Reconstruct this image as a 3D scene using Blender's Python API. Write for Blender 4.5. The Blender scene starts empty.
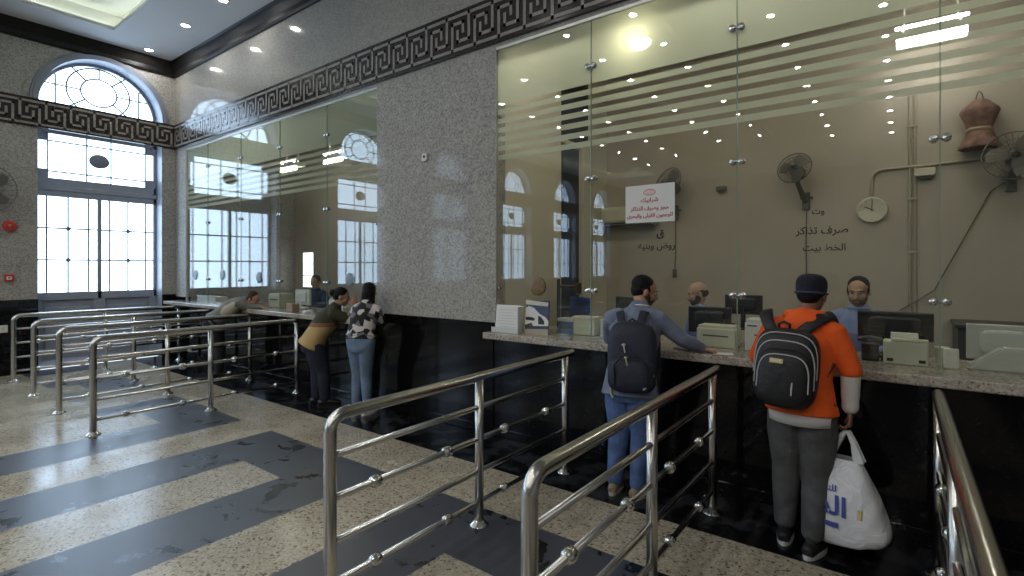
import bpy, bmesh, math, random
from mathutils import Vector, Matrix, noise
random.seed(7)
S = bpy.context.scene
C = S.collection
PI = math.pi
V = Vector

# ------------------------------------------------------------------ helpers
def tag(o, label=None, cat=None, group=None, kind=None):
    if label: o['label'] = label
    if cat: o['category'] = cat
    if group: o['group'] = group
    if kind: o['kind'] = kind
    return o

def thing(name, label, cat, loc=(0, 0, 0), rz=0.0, group=None, kind=None):
    o = bpy.data.objects.new(name, None)
    o.empty_display_size = 0.1
    C.objects.link(o)
    o.location = loc
    o.rotation_euler = (0, 0, rz)
    return tag(o, label, cat, group, kind)

def obj(name, bm, m, parent=None, smooth=False, label=None):
    me = bpy.data.meshes.new(name)
    bm.normal_update()
    bm.to_mesh(me); bm.free()
    return link(name, me, m, parent, smooth, label)

def link(name, me, m, parent=None, smooth=False, label=None):
    for x in (m if isinstance(m, (list, tuple)) else [m]):
        me.materials.append(x)
    if smooth:
        me.polygons.foreach_set('use_smooth', [True] * len(me.polygons))
    o = bpy.data.objects.new(name, me)
    C.objects.link(o)
    if parent: o.parent = parent
    if label: o['label'] = label
    return o

def struct(name, bm, m, parent=None, smooth=False):
    o = obj(name, bm, m, parent, smooth)
    o['kind'] = 'structure'
    return o

def dup(root, loc=None, rz=None, label=None):
    def cp(o, parent):
        c = o.copy(); C.objects.link(c)
        if parent: c.parent = parent
        for ch in o.children: cp(ch, c)
        return c
    r = cp(root, None)
    if loc is not None: r.location = loc
    if rz is not None: r.rotation_euler = (0, 0, rz)
    if label: r['label'] = label
    return r

def BM(): return bmesh.new()

def merge(bm, tmp, mi=0, M=None):
    if M is not None: tmp.transform(M)
    vs = {}
    for v in tmp.verts: vs[v] = bm.verts.new(v.co)
    for f in tmp.faces:
        try:
            nf = bm.faces.new([vs[v] for v in f.verts])
            nf.material_index = mi; nf.smooth = f.smooth
        except ValueError: pass
    tmp.free()

def box(bm, x0, y0, z0, x1, y1, z1, bev=0.0, mi=0, M=None, seg=2):
    t = BM()
    bmesh.ops.create_cube(t, size=1)
    sx, sy, sz = abs(x1-x0), abs(y1-y0), abs(z1-z0)
    t.transform(Matrix.Translation(((x0+x1)/2, (y0+y1)/2, (z0+z1)/2)) @ Matrix.Diagonal((sx, sy, sz, 1)))
    if bev > 0:
        bmesh.ops.bevel(t, geom=t.edges[:], offset=min(bev, 0.45*min(sx, sy, sz)), segments=seg, profile=0.5, affect='EDGES')
    merge(bm, t, mi, M)

def quad(bm, pts, mi=0):
    f = bm.faces.new([bm.verts.new(p) for p in pts]); f.material_index = mi
    return f

def prism(bm, pts2, a, b, axis='z', mi=0, M=None):
    """extrude a 2-D outline between a and b along an axis"""
    def P(u, v, w):
        return {'z': (u, v, w), 'y': (u, w, v), 'x': (w, u, v)}[axis]
    t = BM()
    A = [t.verts.new(P(u, v, a)) for u, v in pts2]
    B = [t.verts.new(P(u, v, b)) for u, v in pts2]
    n = len(pts2)
    t.faces.new(A); t.faces.new(B[::-1])
    for i in range(n): t.faces.new([A[i], B[i], B[(i+1) % n], A[(i+1) % n]])
    bmesh.ops.recalc_face_normals(t, faces=t.faces[:])
    merge(bm, t, mi, M)

def tube(bm, pts, rads, side=None, seg=12, cap=True, mi=0, M=None, closed=False, cf=1.0):
    pts = [V(p) for p in pts]
    n = len(pts)
    if not isinstance(rads, (list, tuple)) : rads = [rads]*n
    R = [(r, r) if not isinstance(r, (tuple, list)) else r for r in rads]
    T = []
    for i in range(n):
        if closed: d = pts[(i+1) % n]-pts[i-1]
        else: d = pts[min(i+1, n-1)]-pts[max(i-1, 0)]
        T.append(d.normalized() if d.length > 1e-9 else V((0, 0, 1)))
    s = V(side) if side is not None else None
    if s is None:
        s = T[0].orthogonal()
    rings = []
    def ring(c, t, a, b, sv):
        sv = (sv - t*sv.dot(t))
        sv = sv.normalized() if sv.length > 1e-6 else t.orthogonal().normalized()
        w = t.cross(sv).normalized()
        return [tb.verts.new(c + sv*(a*math.cos(2*PI*k/seg)) + w*(b*math.sin(2*PI*k/seg))) for k in range(seg)], sv
    tb = BM()
    CA = (0.25, 0.6, 0.88)
    if cap and not closed:
        for c in CA:
            a, b = R[0]; h = min(a, b)*cf
            k = math.sqrt(1-(1-c)**2) if True else 1
            rg, _ = ring(pts[0]-T[0]*h*(1-c), T[0], a*k, b*k, s); rings.append(rg)
    for i in range(n):
        rg, s = ring(pts[i], T[i], R[i][0], R[i][1], s); rings.append(rg)
    if cap and not closed:
        for c in CA[::-1]:
            a, b = R[-1]; h = min(a, b)
            k = math.sqrt(1-(1-c)**2)
            rg, _ = ring(pts[-1]+T[-1]*h*(1-c), T[-1], a*k, b*k, s); rings.append(rg)
    m = len(rings)
    for i in range(m if closed else m-1):
        A, B = rings[i], rings[(i+1) % m]
        for k in range(seg):
            f = tb.faces.new([A[k], A[(k+1) % seg], B[(k+1) % seg], B[k]]); f.smooth = True
    if not closed:
        tb.faces.new(rings[0][::-1]); tb.faces.new(rings[-1])
    bmesh.ops.recalc_face_normals(tb, faces=tb.faces[:])
    merge(bm, tb, mi, M)

def ell(bm, c, r, M=None, seg=18, rings=12, mi=0, e1=1.0, e2=1.0):
    """(super)ellipsoid: exponents below 1 make it boxier"""
    t = BM()
    def sg(v, e): return math.copysign(abs(v)**e, v)
    rows = []
    for i in range(1, rings):
        ph = -PI/2 + PI*i/rings
        rows.append([t.verts.new((c[0]+r[0]*sg(math.cos(ph), e1)*sg(math.cos(2*PI*k/seg), e2),
                                  c[1]+r[1]*sg(math.cos(ph), e1)*sg(math.sin(2*PI*k/seg), e2),
                                  c[2]+r[2]*sg(math.sin(ph), e1))) for k in range(seg)])
    lo = t.verts.new((c[0], c[1], c[2]-r[2])); hi = t.verts.new((c[0], c[1], c[2]+r[2]))
    for a, b in zip(rows, rows[1:]):
        for k in range(seg):
            f = t.faces.new([a[k], a[(k+1) % seg], b[(k+1) % seg], b[k]]); f.smooth = True
    for k in range(seg):
        t.faces.new([lo, rows[0][(k+1) % seg], rows[0][k]]).smooth = True
        t.faces.new([hi, rows[-1][k], rows[-1][(k+1) % seg]]).smooth = True
    merge(bm, t, mi, M)

def lathe(bm, prof, M=None, seg=24, mi=0, cap=True):
    t = BM()
    rows = [[t.verts.new((r*math.cos(2*PI*k/seg), r*math.sin(2*PI*k/seg), z)) for k in range(seg)] for r, z in prof]
    for a, b in zip(rows, rows[1:]):
        for k in range(seg):
            t.faces.new([a[k], a[(k+1) % seg], b[(k+1) % seg], b[k]]).smooth = True
    if cap:
        t.faces.new(rows[0][::-1]); t.faces.new(rows[-1])
    bmesh.ops.recalc_face_normals(t, faces=t.faces[:])
    merge(bm, t, mi, M)

def mesh_of(bm, mods):
    """the mesh of a bmesh after modifiers"""
    me = bpy.data.meshes.new('tmp'); bm.to_mesh(me); bm.free()
    o = bpy.data.objects.new('tmp', me); C.objects.link(o)
    for k, kw in mods:
        m = o.modifiers.new(k, k)
        for a, b in kw.items(): setattr(m, a, b)
    dg = bpy.context.evaluated_depsgraph_get()
    out = bpy.data.meshes.new_from_object(o.evaluated_get(dg))
    bpy.data.objects.remove(o); bpy.data.meshes.remove(me)
    return out

def blob(bm, voxel=0.007, it=4):
    return mesh_of(bm, [('REMESH', dict(mode='VOXEL', voxel_size=voxel)), ('SMOOTH', dict(factor=0.5, iterations=it))])

def frame(origin, fwd, up=(0, 0, 1)):
    """matrix whose +Y is fwd, +Z near up"""
    y = V(fwd).normalized(); z = V(up)
    x = y.cross(z).normalized(); z = x.cross(y)
    M = Matrix.Identity(4)
    for i in range(3):
        M[i][0], M[i][1], M[i][2], M[i][3] = x[i], y[i], z[i], origin[i]
    return M

# Arabic letters as joined forms
AR = {'\u0627': (0xFE8D, 0xFE8E), '\u0628': 0xFE8F, '\u062a': 0xFE95, '\u062c': 0xFE9D, '\u062d': 0xFEA1, '\u062e': 0xFEA5,
      '\u062f': (0xFEA9, 0xFEAA), '\u0630': (0xFEAB, 0xFEAC), '\u0631': (0xFEAD, 0xFEAE), '\u0632': (0xFEAF, 0xFEB0),
      '\u0633': 0xFEB1, '\u0634': 0xFEB5, '\u0635': 0xFEB9, '\u0636': 0xFEBD, '\u0637': 0xFEC1, '\u0639': 0xFEC9,
      '\u0641': 0xFED1, '\u0642': 0xFED5, '\u0643': 0xFED9, '\u0644': 0xFEDD, '\u0645': 0xFEE1, '\u0646': 0xFEE5,
      '\u0647': 0xFEE9, '\u0648': (0xFEED, 0xFEEE), '\u0649': (0xFEEF, 0xFEF0), '\u064a': 0xFEF1}
def arabic(s):
    out = []
    for i, ch in enumerate(s):
        if ch not in AR: out.append(ch); continue
        f = AR[ch]
        p = AR.get(s[i-1]) if i else None
        prev = isinstance(p, int)
        nxt = i+1 < len(s) and s[i+1] in AR
        if isinstance(f, tuple): out.append(chr(f[1 if prev else 0]))
        else: out.append(chr(f + (3 if prev and nxt else 1 if prev else 2 if nxt else 0)))
    return ''.join(out[::-1])

def text_mesh(s, size, depth=0.0008, align='CENTER', bold=0.0):
    cu = bpy.data.curves.new('txt', 'FONT')
    cu.body = s; cu.size = size; cu.extrude = depth; cu.align_x = align; cu.offset = bold; cu.resolution_u = 3
    o = bpy.data.objects.new('txt', cu); C.objects.link(o)
    dg = bpy.context.evaluated_depsgraph_get()
    me = bpy.data.meshes.new_from_object(o.evaluated_get(dg))
    bpy.data.objects.remove(o)
    me.materials.clear()
    return me
def text(name, s, size, m, M, parent=None, bold=0.0, label=None):
    me = text_mesh(s, size, bold=bold)
    me.transform(M)
    return link(name, me, m, parent, False, label)
UPR = Matrix.Rotation(PI/2, 4, 'X')      # stands lettering up in the x-z plane, facing -y

# ------------------------------------------------------------------ materials
def new_mat(name):
    m = bpy.data.materials.new(name); m.use_nodes = True
    nt = m.node_tree
    return m, nt, nt.nodes['Principled BSDF'], nt.nodes['Material Output']

def mat(name, col, rough=0.5, metal=0.0, spec=0.5, var=0.0, scale=8.0, bump=0.0, bscale=None, detail=3.0, emit=None, estr=0.0, alpha=None, sheen=0.0):
    m, nt, b, out = new_mat(name)
    b.inputs['Base Color'].default_value = (*col, 1)
    b.inputs['Roughness'].default_value = rough
    b.inputs['Metallic'].default_value = metal
    b.inputs['Specular IOR Level'].default_value = spec
    if sheen: b.inputs['Sheen Weight'].default_value = sheen
    if emit:
        b.inputs['Emission Color'].default_value = (*emit, 1); b.inputs['Emission Strength'].default_value = estr
    tc = nt.nodes.new('ShaderNodeTexCoord')
    if var > 0:
        n = nt.nodes.new('ShaderNodeTexNoise'); n.inputs['Scale'].default_value = scale; n.inputs['Detail'].default_value = detail
        nt.links.new(tc.outputs['Object'], n.inputs['Vector'])
        r = nt.nodes.new('ShaderNodeValToRGB')
        r.color_ramp.elements[0].position = 0.3; r.color_ramp.elements[1].position = 0.7
        r.color_ramp.elements[0].color = (*[max(0, c*(1-var)) for c in col], 1)
        r.color_ramp.elements[1].color = (*[min(1, c*(1+var)) for c in col], 1)
        nt.links.new(n.outputs['Fac'], r.inputs['Fac']); nt.links.new(r.outputs['Color'], b.inputs['Base Color'])
    if bump > 0:
        n2 = nt.nodes.new('ShaderNodeTexNoise'); n2.inputs['Scale'].default_value = bscale or scale*2; n2.inputs['Detail'].default_value = 3
        nt.links.new(tc.outputs['Object'], n2.inputs['Vector'])
        bp = nt.nodes.new('ShaderNodeBump'); bp.inputs['Strength'].default_value = bump; bp.inputs['Distance'].default_value = 0.02
        nt.links.new(n2.outputs['Fac'], bp.inputs['Height']); nt.links.new(bp.outputs['Normal'], b.inputs['Normal'])
    return m

def speckle(name, stops, scale, rough, big=None, scale2=None, spec=0.5, coord='Object', rvar=0.0):
    """polished speckled stone: voronoi grains through a stepped ramp, with slow tone drift"""
    m, nt, b, out = new_mat(name)
    L = nt.links.new
    tc = nt.nodes.new('ShaderNodeTexCoord')
    v = nt.nodes.new('ShaderNodeTexVoronoi'); v.inputs['Scale'].default_value = scale
    L(tc.outputs[coord], v.inputs['Vector'])
    sep = nt.nodes.new('ShaderNodeSeparateColor'); L(v.outputs['Color'], sep.inputs['Color'])
    r = nt.nodes.new('ShaderNodeValToRGB'); r.color_ramp.interpolation = 'LINEAR'
    el = r.color_ramp.elements
    while len(el) < len(stops): el.new(0.5)
    for e, (p, c) in zip(el, stops): e.position = p; e.color = (*c, 1)
    L(sep.outputs[0], r.inputs['Fac'])
    col = r.outputs['Color']
    n = nt.nodes.new('ShaderNodeTexNoise'); n.inputs['Scale'].default_value = scale2 or 1.5; n.inputs['Detail'].default_value = 5
    L(tc.outputs[coord], n.inputs['Vector'])
    mx = nt.nodes.new('ShaderNodeMix'); mx.data_type = 'RGBA'; mx.blend_type = 'MULTIPLY'
    r2 = nt.nodes.new('ShaderNodeValToRGB')
    r2.color_ramp.elements[0].position = 0.35; r2.color_ramp.elements[1].position = 0.65
    lo = big or (0.82, 0.82, 0.82)
    r2.color_ramp.elements[0].color = (*lo, 1); r2.color_ramp.elements[1].color = (1, .975, .925, 1) if 'granite' in name else (1, 1, 1, 1)
    L(n.outputs['Fac'], r2.inputs['Fac'])
    mx.inputs[0].default_value = 1.0
    L(col, mx.inputs[6]); L(r2.outputs['Color'], mx.inputs[7])
    L(mx.outputs[2], b.inputs['Base Color'])
    b.inputs['Roughness'].default_value = rough
    b.inputs['Specular IOR Level'].default_value = spec
    if rvar:
        mr = nt.nodes.new('ShaderNodeMapRange'); mr.inputs['From Min'].default_value = .35; mr.inputs['From Max'].default_value = .65
        mr.inputs['To Min'].default_value = max(.02, rough-rvar); mr.inputs['To Max'].default_value = rough+rvar
        L(n.outputs['Fac'], mr.inputs['Value']); L(mr.outputs['Result'], b.inputs['Roughness'])
    return m

def emission(name, col, strength):
    m, nt, b, out = new_mat(name)
    nt.nodes.remove(b)
    e = nt.nodes.new('ShaderNodeEmission'); e.inputs['Color'].default_value = (*col, 1); e.inputs['Strength'].default_value = strength
    nt.links.new(e.outputs[0], out.inputs['Surface'])
    return m

def glass_mat(name, tint, ior=1.5):
    m, nt, b, out = new_mat(name)
    nt.nodes.remove(b)
    L = nt.links.new
    g = nt.nodes.new('ShaderNodeNewGeometry')
    mr = nt.nodes.new('ShaderNodeMapRange')
    mr.inputs['To Min'].default_value = ior; mr.inputs['To Max'].default_value = 1/ior
    L(g.outputs['Backfacing'], mr.inputs['Value'])
    fr = nt.nodes.new('ShaderNodeFresnel'); L(mr.outputs['Result'], fr.inputs['IOR'])
    tr = nt.nodes.new('ShaderNodeBsdfTransparent'); tr.inputs['Color'].default_value = (*tint, 1)
    gl = nt.nodes.new('ShaderNodeBsdfGlossy'); gl.inputs['Roughness'].default_value = 0.0
    mx = nt.nodes.new('ShaderNodeMixShader')
    L(fr.outputs[0], mx.inputs[0]); L(tr.outputs[0], mx.inputs[1]); L(gl.outputs[0], mx.inputs[2])
    L(mx.outputs[0], out.inputs['Surface'])
    return m

def film_mat(name, col, clear):
    m, nt, b, out = new_mat(name)
    nt.nodes.remove(b)
    L = nt.links.new
    tr = nt.nodes.new('ShaderNodeBsdfTransparent')
    tl = nt.nodes.new('ShaderNodeBsdfTranslucent'); tl.inputs['Color'].default_value = (*col, 1)
    df = nt.nodes.new('ShaderNodeBsdfDiffuse'); df.inputs['Color'].default_value = (*col, 1)
    m1 = nt.nodes.new('ShaderNodeMixShader'); m1.inputs[0].default_value = 0.35
    L(tl.outputs[0], m1.inputs[1]); L(df.outputs[0], m1.inputs[2])
    m2 = nt.nodes.new('ShaderNodeMixShader'); m2.inputs[0].default_value = clear
    L(m1.outputs[0], m2.inputs[1]); L(tr.outputs[0], m2.inputs[2])
    L(m2.outputs[0], out.inputs['Surface'])
    return m

M_gran = speckle('grey_speckled_granite', [(0.0, (.24, .24, .24)), (.18, (.34, .335, .325)), (.55, (.41, .405, .39)), (.85, (.47, .465, .445)), (1, (.52, .51, .49))], 62, 0.06, scale2=1.1, big=(.91, .89, .85), spec=.12)
M_granL = speckle('pale_polished_granite', [(0.0, (.30, .295, .28)), (.2, (.36, .35, .33)), (.6, (.41, .40, .375)), (1, (.46, .45, .42))], 62, 0.08, scale2=0.9, big=(.91, .89, .85), spec=.35)
M_black = speckle('black_granite', [(0.0, (.004, .004, .005)), (.8, (.006, .006, .007)), (1, (.009, .009, .010))], 60, 0.08, scale2=1.0, spec=.24)
M_trim = speckle('dark_cornice_stone', [(0.0, (.008, .007, .007)), (.8, (.016, .014, .013)), (1, (.024, .022, .021))], 50, 0.42, spec=.3)
M_fl = speckle('beige_terrazzo', [(0.0, (.11, .09, .065)), (.10, (.29, .25, .18)), (.22, (.45, .395, .29)), (.75, (.53, .475, .36)), (1, (.61, .56, .45))], 75, 0.24, scale2=1.6, big=(.80, .79, .78), rvar=.08)
M_top = speckle('mottled_counter_granite', [(0.0, (.16, .14, .12)), (.15, (.36, .325, .28)), (.6, (.48, .44, .38)), (1, (.58, .54, .48))], 95, 0.16, scale2=6, big=(.72, .70, .67))
M_ceil = mat('white_ceiling_paint', (.62, .62, .63), .7, var=.02, scale=2)
M_tray = mat('tray_ceiling_paint', (.78, .80, .74), .7)
M_key = mat('pale_key_inlay', (.30, .275, .25), .3, var=.1, scale=20)
M_band = mat('brown_black_frieze_stone', (.035, .026, .022), .18, var=.3, scale=30)
M_frame = mat('blue_grey_window_paint', (.33, .36, .43), .38, var=.06, scale=10)
M_muntin = mat('grey_muntin', (.24, .26, .31), .5)
M_med = mat('medallion_grey', (.20, .22, .28), .5)
M_arch = mat('blue_grey_arch_stone', (.24, .26, .31), .4, var=.08, scale=6)
M_pane = emission('daylit_milky_pane', (.56, .76, 1.0), 4.2)
M_steel = mat('brushed_stainless_steel', (.62, .60, .56), .24, metal=1.0, bump=.02, bscale=60)
M_ball = mat('polished_steel_ball', (.78, .76, .72), .12, metal=1.0)
M_chrome = mat('chrome_fitting', (.55, .56, .56), .15, metal=1.0)
M_glass = glass_mat('clear_partition_glass', (.955, .97, .95))
M_film = film_mat('frosted_film', (.85, .90, .74), .12)
M_edge = mat('green_glass_edge', (.25, .36, .28), .15, alpha=None)
M_alu = mat('pale_aluminium_channel', (.62, .62, .58), .35, metal=.6)
M_lens = emission('downlight_lens', (1.0, .97, .93), 200.0)
M_ring = mat('white_downlight_trim', (.8, .8, .8), .4)
M_led = emission('cove_led', (.93, 1.0, .90), 4.5)
M_off = mat('beige_office_wall', (.43, .38, .315), .55, var=.05, scale=1.6, bump=.03, bscale=14)
M_offc = mat('office_ceiling', (.52, .49, .40), .7)
M_offf = mat('office_floor_tile', (.18, .17, .15), .4, var=.2, scale=5)
M_cream = mat('cream_partition_paint', (.62, .58, .46), .5, var=.04, scale=2)
M_gapshade = mat('navy_gap_shade', (.025, .030, .045), .4)  # dark colour standing in for the shade inside the partition gap
M_white = mat('white_plastic', (.72, .71, .66), .4)
M_beige = mat('ivory_plastic', (.60, .57, .46), .45, var=.04, scale=5)
M_bplast = mat('black_plastic', (.012, .012, .013), .35)
M_dgrey = mat('dark_grey_plastic', (.05, .05, .052), .4)
M_screen = mat('dark_screen', (.01, .011, .014), .08)
M_red = mat('alarm_red', (.55, .05, .03), .35)
M_paper = mat('white_paper', (.78, .77, .73), .6)
M_redink = mat('red_ink', (.50, .06, .08), .6)
M_pinkink = mat('pale_red_ink', (.62, .24, .24), .6)
M_letter = mat('black_vinyl_lettering', (.012, .012, .010), .5)
M_lamp = emission('warm_office_lamp', (1.0, .90, .62), 16.0)
M_tube = emission('fluorescent_tube', (1.0, .98, .90), 14.0)

# ------------------------------------------------------------------ dark polished floor stone with wet smears
def wet_dark():
    m, nt, b, out = new_mat('dark_wet_floor_stone')
    L = nt.links.new
    tc = nt.nodes.new('ShaderNodeTexCoord')
    n = nt.nodes.new('ShaderNodeTexNoise'); n.inputs['Scale'].default_value = 3.2; n.inputs['Detail'].default_value = 6; n.inputs['Roughness'].default_value = .62; n.inputs['Distortion'].default_value = .6
    L(tc.outputs['Object'], n.inputs['Vector'])
    r = nt.nodes.new('ShaderNodeValToRGB')
    r.color_ramp.elements[0].position = .40; r.color_ramp.elements[0].color = (.008, .008, .009, 1)
    r.color_ramp.elements[1].position = .43; r.color_ramp.elements[1].color = (.064, .070, .086, 1)
    L(n.outputs['Fac'], r.inputs['Fac']); L(r.outputs['Color'], b.inputs['Base Color'])
    mr = nt.nodes.new('ShaderNodeMapRange')
    mr.inputs['From Min'].default_value = .40; mr.inputs['From Max'].default_value = .44
    mr.inputs['To Min'].default_value = .26; mr.inputs['To Max'].default_value = .34; b.inputs['Specular IOR Level'].default_value = .85
    L(n.outputs['Fac'], mr.inputs['Value']); L(mr.outputs['Result'], b.inputs['Roughness'])
    return m
M_fd = wet_dark()
def wet_black():
    m = M_black.copy(); m.name = 'black_floor_stone_by_the_counter'
    b = m.node_tree.nodes['Principled BSDF']
    nt = m.node_tree
    tc = nt.nodes.new('ShaderNodeTexCoord'); n = nt.nodes.new('ShaderNodeTexNoise'); n.inputs['Scale'].default_value = 4; n.inputs['Detail'].default_value = 5
    nt.links.new(tc.outputs['Object'], n.inputs['Vector'])
    r = nt.nodes.new('ShaderNodeValToRGB')
    r.color_ramp.elements[0].position = .5; r.color_ramp.elements[0].color = (.005, .005, .006, 1)
    r.color_ramp.elements[1].position = .56; r.color_ramp.elements[1].color = (.028, .03, .034, 1)
    nt.links.new(n.outputs['Fac'], r.inputs['Fac']); nt.links.new(r.outputs['Color'], b.inputs['Base Color'])
    b.inputs['Roughness'].default_value = .14
    return m
M_fb = wet_black()

# ------------------------------------------------------------------ room sizes
XL, XR, YW, YR, ZC = -11.5, 8.0, 4.2, -16.0, 5.77
YG = 4.22                      # glass plane
YB = 6.75                      # back wall of the ticket office
FZ = 0.35                      # raised office floor
Z0, Z1 = 4.08, 4.55            # frieze
WIN = [3.06-3.44*k for k in range(6)]
WH, ZS = .905, 4.55            # window half width and arch spring

# floor: terrazzo with dark key bands, one mesh, two stones
bm = BM()
U = .63; X0 = -5.38
edges = []
k0 = -10
xs = [X0 + U*k for k in range(k0, 22)]
for i, k in enumerate(range(k0, 21)):
    xa, xb = max(X0+U*k, XL-.4), min(X0+U*(k+1), XR)
    if xb <= xa: continue
    t = k % 4
    def R(y0, y1, mi): quad(bm, [(xa, y0, 0), (xb, y0, 0), (xb, y1, 0), (xa, y1, 0)], mi)
    if t in (0, 2) and xb < -7.2: R(YR, 1.95, 0); R(1.95, 2.88, 1)
    elif t in (0, 2): R(YR, 2.88, 1)
    elif t == 1: R(YR, 2.28, 0); R(2.28, 2.88, 1)
    else: R(YR, 2.88, 0)
    R(2.88, 3.49, 0); R(3.49, 4.35, 2)
bmesh.ops.remove_doubles(bm, verts=bm.verts[:], dist=1e-4)
struct('floor', bm, [M_fl, M_fd, M_fb])

# left wall with arched openings
bm = BM()
YE = YB + .2
TH = .36
def wx(y, z, x=XL): return (x, y, z)
cuts = sorted(WIN)
prev = YR
for c in cuts:
    a, b = c-WH, c+WH
    quad(bm, [wx(prev, 0), wx(a, 0), wx(a, ZC), wx(prev, ZC)])
    n = 24
    arc = [(c-WH*math.cos(PI*i/n), ZS+WH*math.sin(PI*i/n)) for i in range(n+1)]
    for (y0, z0), (y1, z1) in zip(arc, arc[1:]):
        quad(bm, [wx(y0, z0), wx(y1, z1), wx(y1, ZC), wx(y0, ZC)])
        quad(bm, [wx(y0, z0), wx(y0, z0, XL-TH), wx(y1, z1, XL-TH), wx(y1, z1)], 1)
    for y in (a, b):
        quad(bm, [wx(y, 0), wx(y, 0, XL-TH), wx(y, ZS, XL-TH), wx(y, ZS)], 1)
    prev = b
quad(bm, [wx(prev, 0), wx(YE, 0), wx(YE, ZC), wx(prev, ZC)])
M_reveal = mat('blue_grey_reveal', (.30, .32, .37), .35, var=.05, scale=5)
struct('wall_left', bm, [M_gran, M_reveal])

# dado of black stone along the left wall, between the doors
bm = BM()
prev = YR
for c in cuts + [None]:
    a = (c-WH) if c is not None else YW
    box(bm, XL, prev, 0, XL+.025, a, 1.215, .004)
    prev = (c+WH) if c is not None else 0
struct('trim_1', bm, M_black)

# counter wall: upper wall, pier, black dado
G1 = (-11.0, -5.28); G2 = (-3.36, 5.1); ZG0, ZG1 = 1.10, 4.035
bm = BM()
def wallbox(x0, x1, z0, z1, y0=YW, y1=YW+.16, mi=0): box(bm, x0, y0, z0, x1, y1, z1, 0, mi)
wallbox(XL, XR, ZG1, ZC, mi=1)
wallbox(XL, G1[0], 1.17, ZG1)
wallbox(G1[1], G2[0], 1.17, ZG1)
wallbox(G2[1], XR, 1.17, ZG1)
struct('wall_front', bm, [M_gran, M_granL])
bm = BM()
box(bm, XL, YW+.005, 0, XR, YW+.17, 1.03, .003)
for x0, x1 in ((XL, G1[0]-.03), (G1[1]+.03, G2[0]-.03), (G2[1]+.03, XR)):
    box(bm, x0, YW-.008, 0, x1, YW+.1, 1.172, .004)
struct('trim_2', bm, M_black)
bm = BM()
box(bm, XL, YW-.02, 0, XR, YW+.02, .09, .006)
struct('baseboard_front', bm, M_black)

# right and rear walls of the hall, ceiling with recessed trays, dark cornice
bm = BM()
box(bm, XR, YR, 0, XR+.15, YE, ZC+.3)
struct('wall_right', bm, M_granL)
bm = BM()
box(bm, XL, YR-.15, 0, XR, YR, ZC+.3)
struct('wall_rear', bm, M_gran)

trays = [(-10.66, -8.45), (-6.1, -4.95), (-3.15, -2.0), (0.25, 2.2)]
TY0, TY1 = -13.5, 2.97
bm = BM()
prev = XL - .4
for a, b in trays + [(None, None)]:
    quad(bm, [(prev, YR, ZC), (prev, YW+.1, ZC), (a if a else XR, YW+.1, ZC), (a if a else XR, YR, ZC)])
    if a:
        quad(bm, [(a, YR, ZC), (a, TY0, ZC), (b, TY0, ZC), (b, YR, ZC)])
        quad(bm, [(a, TY1, ZC), (a, YW+.1, ZC), (b, YW+.1, ZC), (b, TY1, ZC)])
        e, h, lip = .14, .30, .055
        for x0, x1, y0, y1 in ((a, a, TY0, TY1), (b, b, TY0, TY1), (a, b, TY0, TY0), (a, b, TY1, TY1)):
            # lip upstand, ledge and tray wall
            ox = -e if (x0 == x1 == a) else e if x0 == x1 else 0
            oy = -e if (y0 == y1 == TY0) else e if y0 == y1 else 0
            quad(bm, [(x0, y0, ZC), (x1, y1, ZC), (x1, y1, ZC+lip), (x0, y0, ZC+lip)])
            if x0 == x1:
                quad(bm, [(x0, y0, ZC+lip), (x1, y1, ZC+lip), (x1+ox*.2, y1, ZC+lip), (x0+ox*.2, y0, ZC+lip)])
                quad(bm, [(x0, y0-e, ZC+.01), (x1, y1+e, ZC+.01), (x1+ox, y1+e, ZC+.01), (x0+ox, y0-e, ZC+.01)])
                quad(bm, [(x0+ox, y0-e, ZC), (x1+ox, y1+e, ZC), (x1+ox, y1+e, ZC+h), (x0+ox, y0-e, ZC+h)], 1)
            else:
                quad(bm, [(x0, y0, ZC+lip), (x1, y1, ZC+lip), (x1, y1+oy*.2, ZC+lip), (x0, y0+oy*.2, ZC+lip)])
                quad(bm, [(x0-e, y0, ZC+.01), (x1+e, y1, ZC+.01), (x1+e, y1+oy, ZC+.01), (x0-e, y0+oy, ZC+.01)])
                quad(bm, [(x0-e, y0+oy, ZC), (x1+e, y1+oy, ZC), (x1+e, y1+oy, ZC+h), (x0-e, y0+oy, ZC+h)], 1)
        quad(bm, [(a-e, TY0-e, ZC+h), (a-e, TY1+e, ZC+h), (b+e, TY1+e, ZC+h), (b+e, TY0-e, ZC+h)], 1)
        prev = b
struct('ceiling', bm, [M_ceil, M_tray])
for i, (a, b) in enumerate(trays[:1]):
    bm = BM()
    for x in (a-.085, b+.085): box(bm, x-.02, TY0, ZC+.012, x+.02, TY1, ZC+.03)
    for y in (TY0-.085, TY1+.085): box(bm, a, y-.02, ZC+.012, b, y+.02, ZC+.03)
    o = obj('cove_light', bm, M_led)
    tag(o, ['pale cove light strip glowing round the ceiling tray above the tall window',
            'cove light strip of the second ceiling tray from the tall window wall',
            'cove light strip of the third ceiling tray from the tall window wall',
            'cove light strip of the fourth ceiling tray from the tall window wall'][i], 'cove light')
bm = BM()
prof = [(0, 5.495), (.03, 5.495), (.045, 5.53), (.045, 5.60), (.10, 5.74), (.12, 5.77), (0, 5.77)]
prism(bm, [(XL+u, z) for u, z in prof], YR, YW, 'y')
prism(bm, [(YW-u, z) for u, z in prof], XL, XR, 'x')
struct('trim_3', bm, M_trim)

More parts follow.
